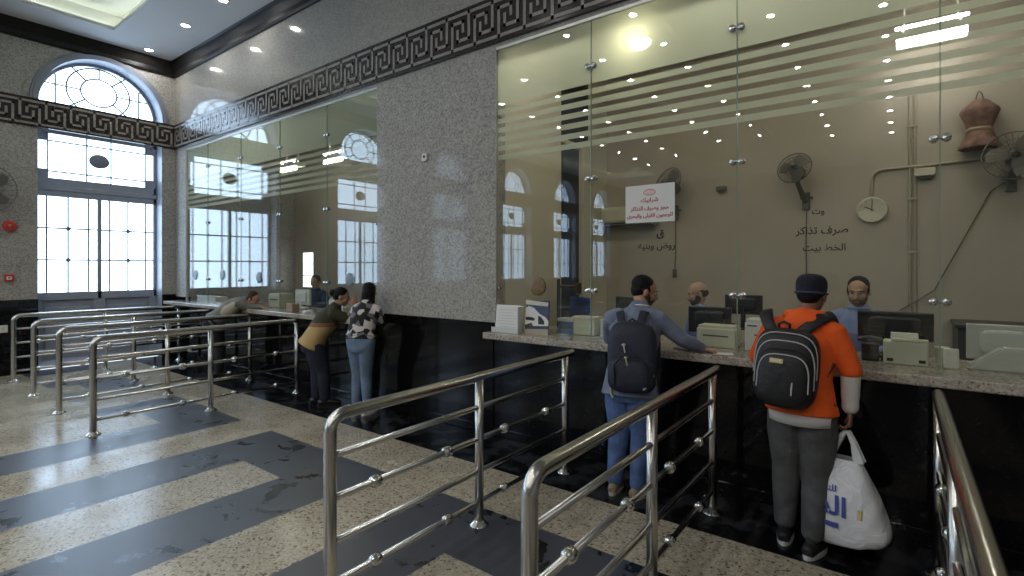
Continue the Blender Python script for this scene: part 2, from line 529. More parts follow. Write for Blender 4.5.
# Greek key frieze: dark band with raised pale lines
bm = BM()
PR = .035
box(bm, XL, YR, Z0, XL+PR, YW, Z1, .004)
box(bm, XL, YW-PR, Z0-.01, XR, YW, Z1, .004)
def key_lines(put):
    w, h, s = .325, Z1-Z0, .034
    def seg(u0, v0, u1, v1): put(min(u0, u1)-s/2, min(v0, v1)-s/2, max(u0, u1)+s/2, max(v0, v1)+s/2)
    return w, h, s, seg
def run_keys(u_from, u_to, put):
    w, h, s, seg = key_lines(put)
    b0, t0 = Z0+.045, Z1-.06
    put(u_from, b0-s/2, u_to, b0+s/2); put(u_from, t0-s/2, u_to, t0+s/2)
    n = int((u_to-u_from)/w)
    H = t0-b0
    for i in range(n):
        u = u_from + i*w
        seg(u+.10*w, b0, u+.10*w, b0+.78*H); seg(u+.10*w, b0+.78*H, u+.58*w, b0+.78*H); seg(u+.58*w, b0+.78*H, u+.58*w, b0+.50*H)
        seg(u+.84*w, t0, u+.84*w, b0+.24*H); seg(u+.84*w, b0+.24*H, u+.34*w, b0+.24*H); seg(u+.34*w, b0+.24*H, u+.34*w, b0+.54*H)
def putF(u0, v0, u1, v1): box(bm, u0, YW-PR-.004, v0, u1, YW-PR+.004, v1, 0, 1)
def putL(u0, v0, u1, v1): box(bm, XL+PR-.004, -u1, v0, XL+PR+.004, -u0, v1, 0, 1)
run_keys(XL+.05, 3.0, putF)
run_keys(-YW+.05, 10.0, putL)
struct('trim_4', bm, [M_band, M_key])

# ------------------------------------------------------------------ tall arched windows (door leaves below, fanlight above)
XW = -11.83
def build_window():
    f = BM()
    D0, D1 = XW-.05, XW+.05
    def bx(y0, y1, z0, z1, d0=D0, d1=D1, bev=.008): box(f, d0, y0, z0, d1, y1, z1, bev)
    bx(-WH, -WH+.05, 0, ZS); bx(WH-.05, WH, 0, ZS)                       # stiles
    bx(-.032, .032, 0, 2.98)                                             # meeting stile
    bx(-WH, WH, 2.98, 3.30); bx(-WH, WH, 3.09, 3.17, D0, D1+.03)         # transom beam
    bx(-WH, WH, 4.07, ZS+.02)
    bx(-WH, WH, 1.17, 1.307); bx(-WH, WH, 0, .14)
    for s in (-1, 1):                                                    # door leaf panels
        box(f, XW-.03, min(s*.03, s*.86), .14, XW+.005, max(s*.03, s*.86), 1.17)
        ya, yb = sorted((s*.13, s*.76))
        box(f, XW, ya, .26, XW+.028, yb, 1.05, .02)
        bx(*sorted((s*.03, s*.09)), .14, 1.17); bx(*sorted((s*.80, s*.86)), .14, 1.17)
        # side lights of the middle window: blocks above and below
        bx(*sorted((s*.715, s*.735)), 3.30, 4.07)
        bx(*sorted((s*.735, s*.86)), 3.30, 3.45); bx(*sorted((s*.735, s*.86)), 3.94, 4.07)
    n = 32
    for i in range(n):                                                   # arch frame
        a0, a1 = PI*i/n, PI*(i+1)/n
        pts = [(-(WH)*math.cos(a0), ZS+WH*math.sin(a0)), (-(WH)*math.cos(a1), ZS+WH*math.sin(a1)),
               (-(WH-.05)*math.cos(a1), ZS+(WH-.05)*math.sin(a1)), (-(WH-.05)*math.cos(a0), ZS+(WH-.05)*math.sin(a0))]
        prism(f, pts, D0, D1, 'x')
    fr = obj('window_1', f, M_frame)
    p = BM()
    def pane(y0, y1, z0, z1): quad(p, [(XW, y0, z0), (XW, y1, z0), (XW, y1, z1), (XW, y0, z1)])
    pane(-.86, -.03, 1.30, 2.99); pane(.03, .86, 1.30, 2.99)
    pane(-.715, .715, 3.29, 4.08); pane(-.86, -.735, 3.44, 3.95); pane(.735, .86, 3.44, 3.95)
    c = p.verts.new((XW, 0, ZS))
    arc = [p.verts.new((XW, -(WH-.04)*math.cos(PI*i/n), ZS+(WH-.04)*math.sin(PI*i/n))) for i in range(n+1)]
    for a, b in zip(arc, arc[1:]): p.faces.new([c, a, b])
    bmesh.ops.recalc_face_normals(p, faces=p.faces[:])
    obj('pane', p, M_pane, fr)
    q = BM()
    XM = XW+.012
    def bar(pts, r=.015): tube(q, [(XM, y, z) for y, z in pts], r, seg=6)
    for s in (-1, 1):
        for u in (.15, .5, .85):
            y = s*(.03+.83*u); bar([(y, 1.30), (y, 2.98)])
        for z in (1.874, 2.43): bar([(s*.03, z), (s*.86, z)])
    for y in (-.18, .18): bar([(y, 3.30), (y, 4.07)])
    for z in (3.42, 3.95): bar([(-.715, z), (.715, z)])
    oc, oa, ob = 4.95, .27, .25
    N = 28
    for k in (1.0, 1.75):
        pts = [(oa*k*math.cos(2*PI*i/N), oc+ob*k*math.sin(2*PI*i/N)) for i in range(N+1)]
        pts = [p_ for p_ in pts if p_[1] > ZS]
        if k == 1.0: bar(pts)
        else:
            pts = [(oa*k*math.cos(a), oc+ob*k*math.sin(a)) for a in [math.radians(d) for d in range(-50, 231, 10)]]
            bar(pts)
    for d in (-40, 0, 45, 90, 135, 180, 220):
        a = math.radians(d)
        p0 = (oa*math.cos(a), oc+ob*math.sin(a))
        r = .3
        while True:
            p1 = (oa*(1+r)*math.cos(a), oc+ob*(1+r)*math.sin(a))
            if p1[1] < ZS+.02 or math.hypot(p1[0], p1[1]-ZS) > WH-.05 or r > 3: break
            r += .05
        bar([p0, p1])
    for s in (-1, 1): bar([(s*.62, ZS), (s*.62, ZS+.57)])
    obj('muntin', q, M_muntin, fr)
    q = BM()
    for s in (-1, 1):
        for z in (1.874, 2.43):
            y = s*(.03+.83*.5)
            ell(q, (XM+.01, y, z), (.012, .038, .038), seg=10, rings=6)
    ell(q, (XM+.012, 0, 3.69), (.02, .155, .13), seg=24, rings=8)
    obj('medallion', q, M_med, fr)
    # raised archivolt on the wall face
    q = BM()
    n = 40
    for i in range(n):
        a0, a1 = PI*i/n, PI*(i+1)/n
        for r0, r1, h in ((WH-.002, WH+.075, .05), (WH+.075, WH+.11, .03)):
            pts = [(-r1*math.cos(a0), ZS+r1*math.sin(a0)), (-r1*math.cos(a1), ZS+r1*math.sin(a1)),
                   (-r0*math.cos(a1), ZS+r0*math.sin(a1)), (-r0*math.cos(a0), ZS+r0*math.sin(a0))]
            prism(q, pts, XL-.02, XL+h, 'x')
    obj('arch_moulding', q, M_arch, fr)
    # black stone plinth across the foot of the reveal
    return fr
w1 = build_window()
for o in [w1] + list(w1.children): o['kind'] = 'structure'
w1.location = (0, WIN[0], 0)
for i, c in enumerate(WIN[1:]):
    o = dup(w1, (0, c, 0)); o.name = 'window_%d' % (i+2)

# ------------------------------------------------------------------ downlights
def downlight(label, loc, group=None):
    t = thing('recessed_downlight', label, 'ceiling light', loc, 0, group)
    bm = BM(); lathe(bm, [(.056, 0), (.058, -.010), (.086, -.009), (.090, 0)], cap=False); obj('trim_ring', bm, M_ring, t, True)
    bm = BM(); lathe(bm, [(.001, -.006), (.057, -.006)], cap=False); obj('lens', bm, M_lens, t)
    return t
zl = ZC-.001
dl = downlight('round downlight in the ceiling corner, nearest the arched window', (-11.12, 3.62, zl))
dup(dl, (-9.5, 3.62, zl), label='second round downlight from the arched window along the counter wall')
dup(dl, (-8.15, 3.62, zl), label='third round downlight from the arched window, cut by the top edge of the photo')
rl = None
cols = [(-.2, -1.3), (-1.65, -.65), (-3.4, .7), (-4.62, .7), (-6.45, -.6), (-7.85, -1.6), (3.0, .7)]
for x, y0 in cols:
    for k in range(8):
        y = y0 - 1.34*k
        if y < -14: continue
        if rl is None:
            rl = downlight('small round ceiling downlight seen only as a bright dot mirrored in the glass', (x, y, zl), 'hall downlights mirrored in the glass')
        else: dup(rl, (x, y, zl))

# ------------------------------------------------------------------ ticket office shell
bm = BM()
box(bm, XL, YB, 0, XR, YB+.15, 4.6)
struct('wall_office', bm, M_off)
bm = BM()
box(bm, XL-.05, YW+.16, 4.40, XR, YB+.15, 4.5)
struct('ceiling_office', bm, M_offc)
bm = BM()
box(bm, XL, YW+.17, 0, XR, YB, FZ)
struct('floor_office', bm, M_offf)
bm = BM()
box(bm, XR-.02, YW, 0, XR+.1, YB, 4.5)
struct('wall_office_end', bm, M_off)
# partition behind the pier with an opening and a cream post beyond it
bm = BM()
box(bm, -3.46, YW+.16, FZ, -3.36, 5.50, 4.40, .004)
box(bm, -3.46, 6.25, FZ, -3.36, YB, 4.40, .004)
struct('wall_partition', bm, M_cream)
bm = BM()
box(bm, -3.47, 6.02, FZ, -3.33, 6.25, 3.36, .006)
box(bm, -3.46, 5.50, 3.30, -3.36, 6.25, 3.36, .004)
struct('trim_5', bm, M_cream)
bm = BM()
box(bm, -3.445, 5.52, FZ, -3.405, 6.02, 3.3, .004)
for z0, z1 in ((FZ+.2, 1.2), (1.35, 2.2), (2.35, 3.15)): box(bm, -3.41, 5.60, z0, -3.395, 5.94, z1, .008)
d = obj('dark_gap_panel', bm, M_gapshade)  # panelled leaf added to darken the open gap in place of its shade
d['kind'] = 'structure'
bm = BM()
box(bm, -3.43, 5.50, 3.36, -3.39, 6.25, 4.40, .002)
struct('window_9', bm, M_screen)  # dark sheet across the open gap higher up, standing in for its shade
bm = BM(); tube(bm, [(-3.395, 5.92, 1.40), (-3.33, 5.92, 1.40), (-3.33, 5.80, 1.40)], .011); o = obj('handle', bm, M_chrome, d, True); o['kind'] = 'structure'
# bright narrow window at the far end of the office
bm = BM()
box(bm, -11.15, YB-.03, 1.25, -10.68, YB+.01, 2.12, .004)
o = obj('window_7', bm, M_frame); o['kind'] = 'structure'
bm = BM()
quad(bm, [(-11.12, YB-.035, 1.29), (-10.71, YB-.035, 1.29), (-10.71, YB-.035, 2.08), (-11.12, YB-.035, 2.08)])
p_ = obj('pane', bm, emission('bright_far_pane', (.90, .95, 1), 1.6), o); p_['kind'] = 'structure'
bm = BM()
for z in (1.55, 1.82): box(bm, -11.13, YB-.045, z-.008, -10.70, YB-.03, z+.008)
p_ = obj('muntin', bm, M_muntin, o); p_['kind'] = 'structure'

# ------------------------------------------------------------------ counters
def counter(x0, x1, label):
    t = BM()
    # slab with slightly uneven polished nose
    box(t, x0, 3.945, 1.035, x1, 4.80, 1.10, .012, seg=3)
    o = obj('ticket_counter', t, M_top, smooth=False)
    return tag(o, label, 'counter')
counter(-11.38, -5.22, 'pale granite ticket counter ledge running to the arched window corner')
counter(-3.33, 5.2, 'mottled beige granite ticket counter ledge in front of the orange-hooded man')

# ------------------------------------------------------------------ glass partitions
def partition(x0, x1, joints, label, lamp=None):
    t = thing('glass_partition', label, 'glass partition', ((x0+x1)/2, YG, ZG0))
    ox = (x0+x1)/2
    xs = [x0] + joints + [x1]
    g = .004
    H = ZG1-ZG0
    for a, b in zip(xs, xs[1:]):
        bm = BM(); box(bm, a-ox+g, -.006, .002, b-ox-g, .006, H-.03)
        p = obj('glass_panel', bm, M_glass, t)
        bm = BM()
        def band(z0, z1): quad(bm, [(a-ox+g, .0075, z0-ZG0), (b-ox-g, .0075, z0-ZG0), (b-ox-g, .0075, z1-ZG0), (a-ox+g, .0075, z1-ZG0)])
        band(3.432, ZG1-.03)
        for k in range(6): band(2.8605+.0948*k, 2.8605+.0948*k+.052)
        obj('frosted_film', bm, M_film, p)
    for j in joints:
        bm = BM(); box(bm, j-ox-.0035, -.0055, .002, j-ox+.0035, .0055, H-.03)
        obj('joint_edge', bm, M_edge, t)
        for z in (3.59, 2.56, 1.53):
            bm = BM()
            for s in (-1, 1):
                M = Matrix.Translation((j-ox+s*.032, 0, z-ZG0)) @ Matrix.Rotation(PI/2, 4, 'X')
                lathe(bm, [(.008, -.028), (.022, -.027), (.025, -.022), (.025, -.008), (.018, -.006), (.018, .006), (.025, .008), (.025, .022), (.020, .027)], M, 16)
            box(bm, j-ox-.034, -.020, z-ZG0-.008, j-ox+.034, -.010, z-ZG0+.008, .003)
            obj('clamp', bm, M_chrome, t, True)
    bm = BM()
    box(bm, x0-ox-.005, -.018, H-.032, x1-ox+.005, .02, H, .003)
    box(bm, x0-ox-.014, -.018, 0, x0-ox+.003, .02, H, .003)
    box(bm, x1-ox-.003, -.018, 0, x1-ox+.014, .02, H, .003)
    obj('channel', bm, M_alu, t)
    for zz in (3.31, 2.30, 1.53):
        bm = BM()
        M = Matrix.Translation(((x0 if x0 > -5 else x1)-ox+(.03 if x0 > -5 else -.03), 0, zz-ZG0)) @ Matrix.Rotation(PI/2, 4, 'X')
        lathe(bm, [(.006, -.022), (.016, -.020), (.017, -.008), (.017, .012)], M, 14)
        obj('edge_button', bm, M_chrome, t, True)
    return t
partition(G1[0], G1[1], [-10.1, -8.86, -7.625, -6.39], 'tall clear glass screen above the left counter, mirroring the arched windows')
partition(G2[0], G2[1], [-2.26, -1.0, .203, 1.42, 2.65, 3.9], 'tall clear glass screen with frosted stripes above the right counter')

# round talk-through discs
def talk_disc(x, z, m, label):
    bm = BM()
    M = Matrix.Translation((x, YG, z)) @ Matrix.Rotation(PI/2, 4, 'X')
    lathe(bm, [(.010, .016), (.055, .016), (.085, .013), (.092, .008), (.092, -.008), (.085, -.013), (.055, -.012)], M, 28)
    for a in range(8):
        c = (x+.04*math.cos(a*PI/4), YG-.0165, z+.04*math.sin(a*PI/4))
        ell(bm, c, (.006, .003, .006), seg=8, rings=6)
    return tag(obj('talk_through_disc', bm, m, smooth=True), label, 'talk-through disc')
M_brown = mat('brown_speak_disc', (.20, .125, .055), .45, var=.2, scale=25)
M_gdisc = mat('grey_speak_disc', (.22, .27, .29), .4)
talk_disc(-2.845, 1.56, M_brown, 'round brown talk-through disc in the glass above the train leaflet')
talk_disc(-10.62, 1.60, M_gdisc, 'grey talk-through disc in the glass nearest the corner by the arched window')
talk_disc(-9.52, 1.61, M_gdisc, 'second grey talk-through disc in the glass from the window corner')
talk_disc(-8.25, 1.58, M_gdisc, 'grey talk-through disc in the glass above the head of the person bending over')
talk_disc(-5.87, 1.58, M_gdisc, 'grey talk-through disc in the glass between the two women')

# ------------------------------------------------------------------ queue barriers
def barrier(label, x, y0=1.53):
    t = thing('queue_barrier', label, 'queue barrier', (x, y0, 0), 0)
    r = .032
    top = [(0, 0, .02), (0, 0, .918)] + [(0, .085*(1-math.cos(a)), .918+.085*math.sin(a)) for a in [PI/2*i/6 for i in range(1, 7)]] + [(0, 2.39, 1.002)]
    bm = BM(); tube(bm, top, r, seg=18, side=(1, 0, 0)); obj('handrail', bm, M_steel, t, True)
    for y in (1.15, 2.275):
        bm = BM(); tube(bm, [(0, y, .02), (0, y, .99)], .030, seg=16, cap=False); obj('post', bm, M_steel, t, True)
    for y in (0, 1.15, 2.275):
        bm = BM(); lathe(bm, [(.068, 0), (.068, .006), (.060, .013), (.046, .022), (.037, .034), (.031, .036)], Matrix.Translation((0, y, 0)), 24); obj('base_flange', bm, M_ball, t, True)
    for z in (.155, .365, .585, .80):
        bm = BM(); tube(bm, [(0, .0, z), (0, 2.275, z)], .0175, seg=10, cap=False); obj('crossbar', bm, M_steel, t, True)
    for z in (.155, .585):
        for y in (.28, .84, 1.43, 1.98):
            bm = BM(); lathe(bm, [(.020, -.036), (.028, -.028), (.034, -.012), (.034, .012), (.028, .028), (.020, .036)], Matrix.Translation((0, y, z)) @ Matrix.Rotation(PI/2, 4, 'X'), 16)
            obj('ball_joint', bm, M_ball, t, True)
    return t
A = barrier('steel queue barrier on the left side of the man with the navy backpack', -2.285, 1.527)
dup(A, (-1.068, 1.53, 0), label='steel queue barrier between the navy-backpack man and the orange-hooded man')
dup(A, (.18, 1.53, 0), label='steel queue barrier seen end-on at the right, past the white plastic bag')
dup(A, (-6.72, 1.69, 0), label='front-most of the four steel queue barriers before the arched window')
dup(A, (-8.06, 1.70, 0), label='second of the four steel queue barriers before the arched window')
dup(A, (-9.42, 1.72, 0), label='third of the four steel queue barriers, counting toward the arched window')
dup(A, (-10.85, 1.75, 0), label='steel queue barrier closest to the arched window and black dado')

# ------------------------------------------------------------------ things on the left wall and pier
def M_at(x, y, z, rz=0, rx=0): return Matrix.Translation((x, y, z)) @ Matrix.Rotation(rz, 4, 'Z') @ Matrix.Rotation(rx, 4, 'X')
t = thing('alarm_sounder', 'red round fire alarm sounder on the granite wall above the red call point', 'fire alarm', (XL, 1.80, 2.41), -PI/2)
R90 = Matrix.Rotation(-PI/2, 4, 'X')
bm = BM(); lathe(bm, [(.052, 0), (.052, .03), (.058, .035), (.085, .05), (.088, .065), (.080, .075), (.05, .08)], Matrix.Rotation(-PI/2, 4, 'X'), 24); obj('horn', bm, M_red, t, True)
bm = BM(); box(bm, -.055, 0, -.055, .055, .02, .055, .006); obj('back_box', bm, M_red, t)
bm = BM(); lathe(bm, [(.001, .082), (.02, .084), (.024, .09)], Matrix.Rotation(-PI/2, 4, 'X'), 16); obj('grille', bm, mat('pale_red_grille', (.65, .25, .2), .4), t, True)
t = thing('call_point', 'small square red break-glass call point on the granite wall', 'fire call point', (XL, 1.80, 1.575), -PI/2)
bm = BM(); box(bm, -.055, 0, -.055, .055, .045, .055, .008); obj('housing', bm, M_red, t)
bm = BM(); box(bm, -.032, .044, -.03, .032, .048, .022, .003); obj('glass_plate', bm, M_paper, t)
bm = BM(); lathe(bm, [(.012, .046), (.012, .052), (.008, .054)], R90, 14); obj('button', bm, M_bplast, t, True)
t = thing('wall_socket', 'white wall socket plate on the black dado beside the queue barriers', 'wall socket', (XL+.026, 1.70, .76), -PI/2)
bm = BM(); box(bm, -.085, 0, -.06, .085, .012, .06, .005); obj('plate', bm, M_white, t)
bm = BM()
for x in (-.03, .03): box(bm, x-.012, .011, -.02, x+.012, .014, .02, .002)
obj('switch', bm, M_beige, t)
t = thing('smoke_sensor', 'small white sensor box on the speckled granite pier', 'sensor', (-4.40, YW, 3.02), 0)
bm = BM(); box(bm, -.04, -.03, -.045, .04, 0, .045, .006); obj('housing', bm, M_white, t)
bm = BM(); ell(bm, (0, -.03, .005), (.018, .01, .018)); obj('lens', bm, M_dgrey, t, True)

# wall fan: bracket on the wall, arm, motor, caged blades
M_fang = mat('grey_fan_metal', (.13, .12, .11), .4, metal=.3)
M_fanb = mat('smoked_fan_blade', (.16, .15, .125), .35)
def wall_fan(label, loc, rz, yaw=0, tilt=-.25, R=.23, arm=.26, drop=.34, nb=3):
    """loc is the wall bracket; local +Y points out of the wall"""
    t = thing('wall_fan', label, 'fan', loc, rz)
    bm = BM(); box(bm, -.04, 0, -.10, .04, .03, .10, .01); box(bm, -.07, .0, .02, .07, .02, .05, .006); obj('bracket', bm, M_fang, t)
    hub = V((0, arm, drop))
    bm = BM(); tube(bm, [(0, .03, .0), (0, .10, .06), (0, arm*.8, drop*.55), hub-V((0, .03, .06))], [.028, .030, .026, .03], seg=10, side=(1, 0, 0)); obj('arm', bm, M_fang, t, True)
    F = Matrix.Translation(hub) @ Matrix.Rotation(yaw, 4, 'Z') @ Matrix.Rotation(tilt, 4, 'X') @ Matrix.Rotation(-PI/2, 4, 'X')
    bm = BM(); lathe(bm, [(.02, -.16), (.055, -.155), (.07, -.12), (.07, -.04), (.05, -.02)], F, 20); obj('motor', bm, M_fang, t, True)
    bm = BM()
    for k in range(nb):
        Mk = F @ Matrix.Rotation(k*2*PI/nb, 4, 'Z')
        q = BM()
        P = [(.02, -.03), (.07, -.075), (R*.72, -.10), (R*.90, -.03), (R*.86, .05), (R*.45, .065), (.04, .03)]
        prism(q, P, -.002, .002, 'z')
        q.transform(Matrix.Translation((0, 0, .03)) @ Matrix.Rotation(.28, 4, 'X'))
        merge(bm, q, 0, Mk)
    obj('blade', bm, M_fanb, t)
    bm = BM(); lathe(bm, [(.03, .0), (.035, .04), (.025, .055), (.005, .058)], F, 18); obj('hub', bm, M_bplast, t, True)
    bm = BM()
    N = 30
    for k in range(N):
        a = 2*PI*k/N
        c, s = math.cos(a), math.sin(a)
        tube(bm, [F @ V((.05*c, .05*s, .085)), F @ V((R*.75*c, R*.75*s, .075)), F @ V((R*c, R*s, .03)), F @ V((R*.75*c, R*.75*s, -.03)), F @ V((.06*c, .06*s, -.045))], .0022, seg=4, cap=False)
    for rr, zz, th in ((R, .03, .006), (R*.6, .081, .0025), (.05, .087, .006), (R*.6, -.036, .0025)):
        tube(bm, [F @ V((rr*math.cos(2*PI*k/36), rr*math.sin(2*PI*k/36), zz)) for k in range(36)], th, seg=6, closed=True)
    obj('cage', bm, M_fang, t)
    return t
# the fan beside the arched window stands out from the left wall
wall_fan('dark wall fan cut by the left edge, beside the arched window', (XL, 1.46, 2.60), -PI/2, yaw=.0, tilt=.12, R=.40, arm=.22, drop=.37, nb=5)
wall_fan('grey caged wall fan on the beige office wall left of the clock', (-.85, YB, 2.50), PI-.3, yaw=.10, tilt=.30, R=.175, arm=.27, drop=.34)
wall_fan('grey caged wall fan at the right edge, beside the hanging fabric lantern', (.84, YB, 2.56), PI, yaw=-.1, tilt=.25, R=.23, arm=.27, drop=.19)
wall_fan('dark wall fan partly hidden behind the white notice', (-2.36, YB, 2.46), PI, yaw=-.5, tilt=.30, R=.23, arm=.26, drop=.33)

# ------------------------------------------------------------------ on the office back wall
t = thing('wall_clock', 'round white wall clock hanging below the bent conduit', 'clock', (-.238, YB-.002, 2.361))
RX = Matrix.Rotation(PI/2, 4, 'X')
bm = BM(); lathe(bm, [(.130, 0), (.136, .010), (.136, .030), (.129, .040), (.120, .036)], RX, 40); obj('case', bm, M_beige, t, True)
bm = BM(); lathe(bm, [(.001, .033), (.122, .033)], RX, 40, cap=False); obj('face', bm, mat('clock_face', (.62, .60, .48), .4), t)
bm = BM()
for k in range(12):
    a = k*PI/6
    box(bm, -.004, -.036, .092, .004, -.034, .112 if k % 3 else .114, M=Matrix.Rotation(a, 4, 'Y'))
obj('hour_marks', bm, M_dgrey, t)
def hand(bm, ang, ln, w): box(bm, -w, -.039, -.02, w, -.037, ln, M=Matrix.Rotation(ang, 4, 'Y'))
bm = BM(); hand(bm, math.radians(-62), .075, .004); obj('hour_hand', bm, M_bplast, t)
bm = BM(); hand(bm, math.radians(2), .098, .003); obj('minute_hand', bm, M_bplast, t)

M_pipe = mat('painted_conduit', (.40, .36, .28), .45)
bm = BM()
yb = YB-.018
arc = [(-.238, yb, 2.50), (-.238, yb, 2.68)] + [(-.238+.10*(1-math.cos(a)), yb, 2.68+.10*math.sin(a)) for a in [PI/2*i/6 for i in range(1, 7)]] + [(.25, yb, 2.785), (.86, yb, 2.80)]
tube(bm, arc, .013, seg=10)
tag(obj('conduit', bm, M_pipe, smooth=True), 'bent pipe conduit running above the wall clock to the right fan', 'conduit')
bm = BM()
for dx in (-.022, .022): tube(bm, [(.105+dx, yb+.004, .5), (.105+dx, yb+.004, 3.55)], .012, seg=8)
for z in (1.0, 1.9, 2.45, 3.2): box(bm, .06, yb-.008, z-.012, .15, YB, z+.012, .003)
tag(obj('conduit', bm, M_pipe, smooth=True), 'pair of upright cable pipes on the office wall right of the clock', 'conduit')
t = thing('junction_box', 'small pale box with a dark front under the pipe right of the clock', 'junction box', (.205, YB, 2.715))
bm = BM(); box(bm, -.085, -.07, -.04, .085, 0, .04, .008); obj('housing', bm, M_beige, t)
bm = BM(); box(bm, -.045, -.06, -.075, .045, -.01, -.038, .008); obj('sensor_head', bm, M_dgrey, t)
t = thing('junction_box', 'small dark box on the office wall left of the middle glass joint', 'junction box', (-1.78, YB, 2.73))
bm = BM(); box(bm, -.06, -.05, -.025, .06, 0, .025, .008); obj('housing', bm, M_fang, t)
bm = BM(); box(bm, -.035, -.045, -.05, .035, -.01, -.023, .006); obj('sensor_head', bm, M_dgrey, t)
bm = BM(); tube(bm, [(.80, yb, 2.56), (.70, yb, 2.48), (.50, yb, 2.02), (.28, yb-.02, 1.52), (.16, yb-.035, 1.42), (.0, yb, 1.30)], .006, seg=6)
tag(obj('cable', bm, M_fang), 'thin cable slanting down the office wall from the right fan', 'cable')
bm = BM(); tube(bm, [(-.85, yb, 2.40), (-.855, yb, 2.1), (-.85, yb, 1.3)], .006, seg=6)
tag(obj('cable', bm, M_fang), 'thin cable hanging straight down below the fan left of the clock', 'cable')
bm = BM(); tube(bm, [(-2.36, yb, 2.36), (-2.36, yb, 1.9), (-2.37, yb, 1.72)], .006, seg=6); box(bm, -2.395, yb-.015, 1.62, -2.345, yb+.01, 1.72, .006)
tag(obj('cable', bm, M_fang), 'thin cable with a plug hanging down right of the white notice', 'cable')
# split air conditioner behind the notice
t = thing('air_conditioner', 'long pale air conditioner high on the office wall behind the white notice', 'air conditioner', (-3.02, YB, 2.32))
bm = BM()
prism(bm, [(0, 0), (-.16, .0), (-.21, .06), (-.21, .20), (-.18, .26), (0, .27)], -.33, .42, 'x')
bmesh.ops.bevel(bm, geom=[e for e in bm.edges], offset=.008, segments=2, affect='EDGES')
obj('housing', bm, M_beige, t)
bm = BM(); box(bm, -.29, -.175, -.012, .38, -.05, .006, .004); box(bm, -.29, -.195, .02, .38, -.183, .04, .002); obj('louvre', bm, M_dgrey, t)
# Ramadan-style fabric lantern
M_lant = mat('faded_patterned_fabric', (.21, .115, .09), .85, var=.5, scale=14)
t = thing('fabric_lantern', 'faded red hourglass fabric lantern hanging on the office wall', 'lantern', (.612, YB-.10, 2.885))
bm = BM()
lathe(bm, [(.16, 0), (.163, .012), (.140, .05), (.100, .15), (.093, .19), (.110, .25), (.150, .35), (.140, .38), (.065, .455), (.02, .475)], seg=8)
obj('body', bm, M_lant, t)
bm = BM(); tube(bm, [(-.03, 0, .46), (-.015, 0, .53), (0, 0, .55), (.015, 0, .53), (.03, 0, .46)], .006, seg=6); tube(bm, [(0, 0, .55), (0, .10, .57)], .004, seg=6); obj('hanger', bm, M_fang, t)
bm = BM(); lathe(bm, [(.098, .165), (.104, .17), (.104, .19), (.098, .195)], seg=8, cap=False); obj('waist_band', bm, mat('dull_gold_band', (.36, .27, .16), .6), t)

M_fillstrip = emission('fill_strip_diffuser', (1.0, .92, .78), 18.0)
# lights in the office
t = t_fluo = thing('fluorescent_fitting', 'twin-tube fluorescent fitting glowing behind the frosted stripes at the right', 'ceiling light', (.235, 6.35, 3.92))
bm = BM(); box(bm, -.27, -.12, .03, .27, .12, .09, .01); tube(bm, [(-.2, 0, .09), (-.2, 0, .48)], .008); tube(bm, [(.2, 0, .09), (.2, 0, .48)], .008); obj('housing', bm, M_white, t)
bm = BM(); box(bm, -.26, -.11, -.055, .26, -.05, .03, .006); obj('tube', bm, M_tube, t)
bm = BM(); tube(bm, [(-.26, -.10, .135), (.26, -.10, .135)], .016, seg=10); box(bm, -.22, -.10, .09, -.2, -.08, .13); box(bm, .2, -.10, .09, .22, -.08, .13); obj('tube', bm, M_tube, t)
t = thing('pendant_lamp', 'bright warm lamp glowing through the frosted top of the right glass', 'lamp', (-1.87, 4.42, 3.76))
bm = BM(); ell(bm, (0, 0, 0), (.10, .05, .055)); obj('bulb', bm, M_lamp, t, True)
bm = BM(); lathe(bm, [(.05, .04), (.055, .06), (.03, .10), (.012, .12)], seg=16); tube(bm, [(0, 0, .12), (0, 0, .64)], .006); obj('holder', bm, M_white, t, True)
for x, y, lb in ((-9.65, 5.60, 'twin-tube fluorescent fitting hanging in the office behind the left glass, farther from the pier'), (-8.25, 5.65, 'twin-tube fluorescent fitting hanging in the office behind the left glass, nearer the pier')):
    dup(t_fluo, (x, y, 3.70), label=lb)
for i, x in enumerate((-3.0, -1.0, 1.0, 3.0)):  # added strips hidden above the glass, only to brighten the office
    t = thing('added_fill_strip', 'slim added strip light out of view inside the glass ' + ['above the paper stand', 'above the bald clerk', 'above the pale monitor', 'past the right edge of the photo'][i], 'ceiling light', (x, 4.62, 4.395))
    bm = BM(); box(bm, -.62, -.06, -.03, .62, .06, 0, .006); obj('housing', bm, M_white, t)
    bm = BM(); box(bm, -.60, -.045, -.036, .60, .045, -.02, .003); obj('diffuser', bm, M_fillstrip, t)

# low dark back bench along the office wall
bm = BM(); box(bm, .42, 6.15, FZ, 4.8, YB-.004, 1.20, .01); box(bm, .40, 6.12, 1.20, 4.82, YB-.004, 1.235, .006)
tag(obj('back_bench', bm, M_dgrey), 'low dark bench along the office wall behind the pale monitor', 'bench')

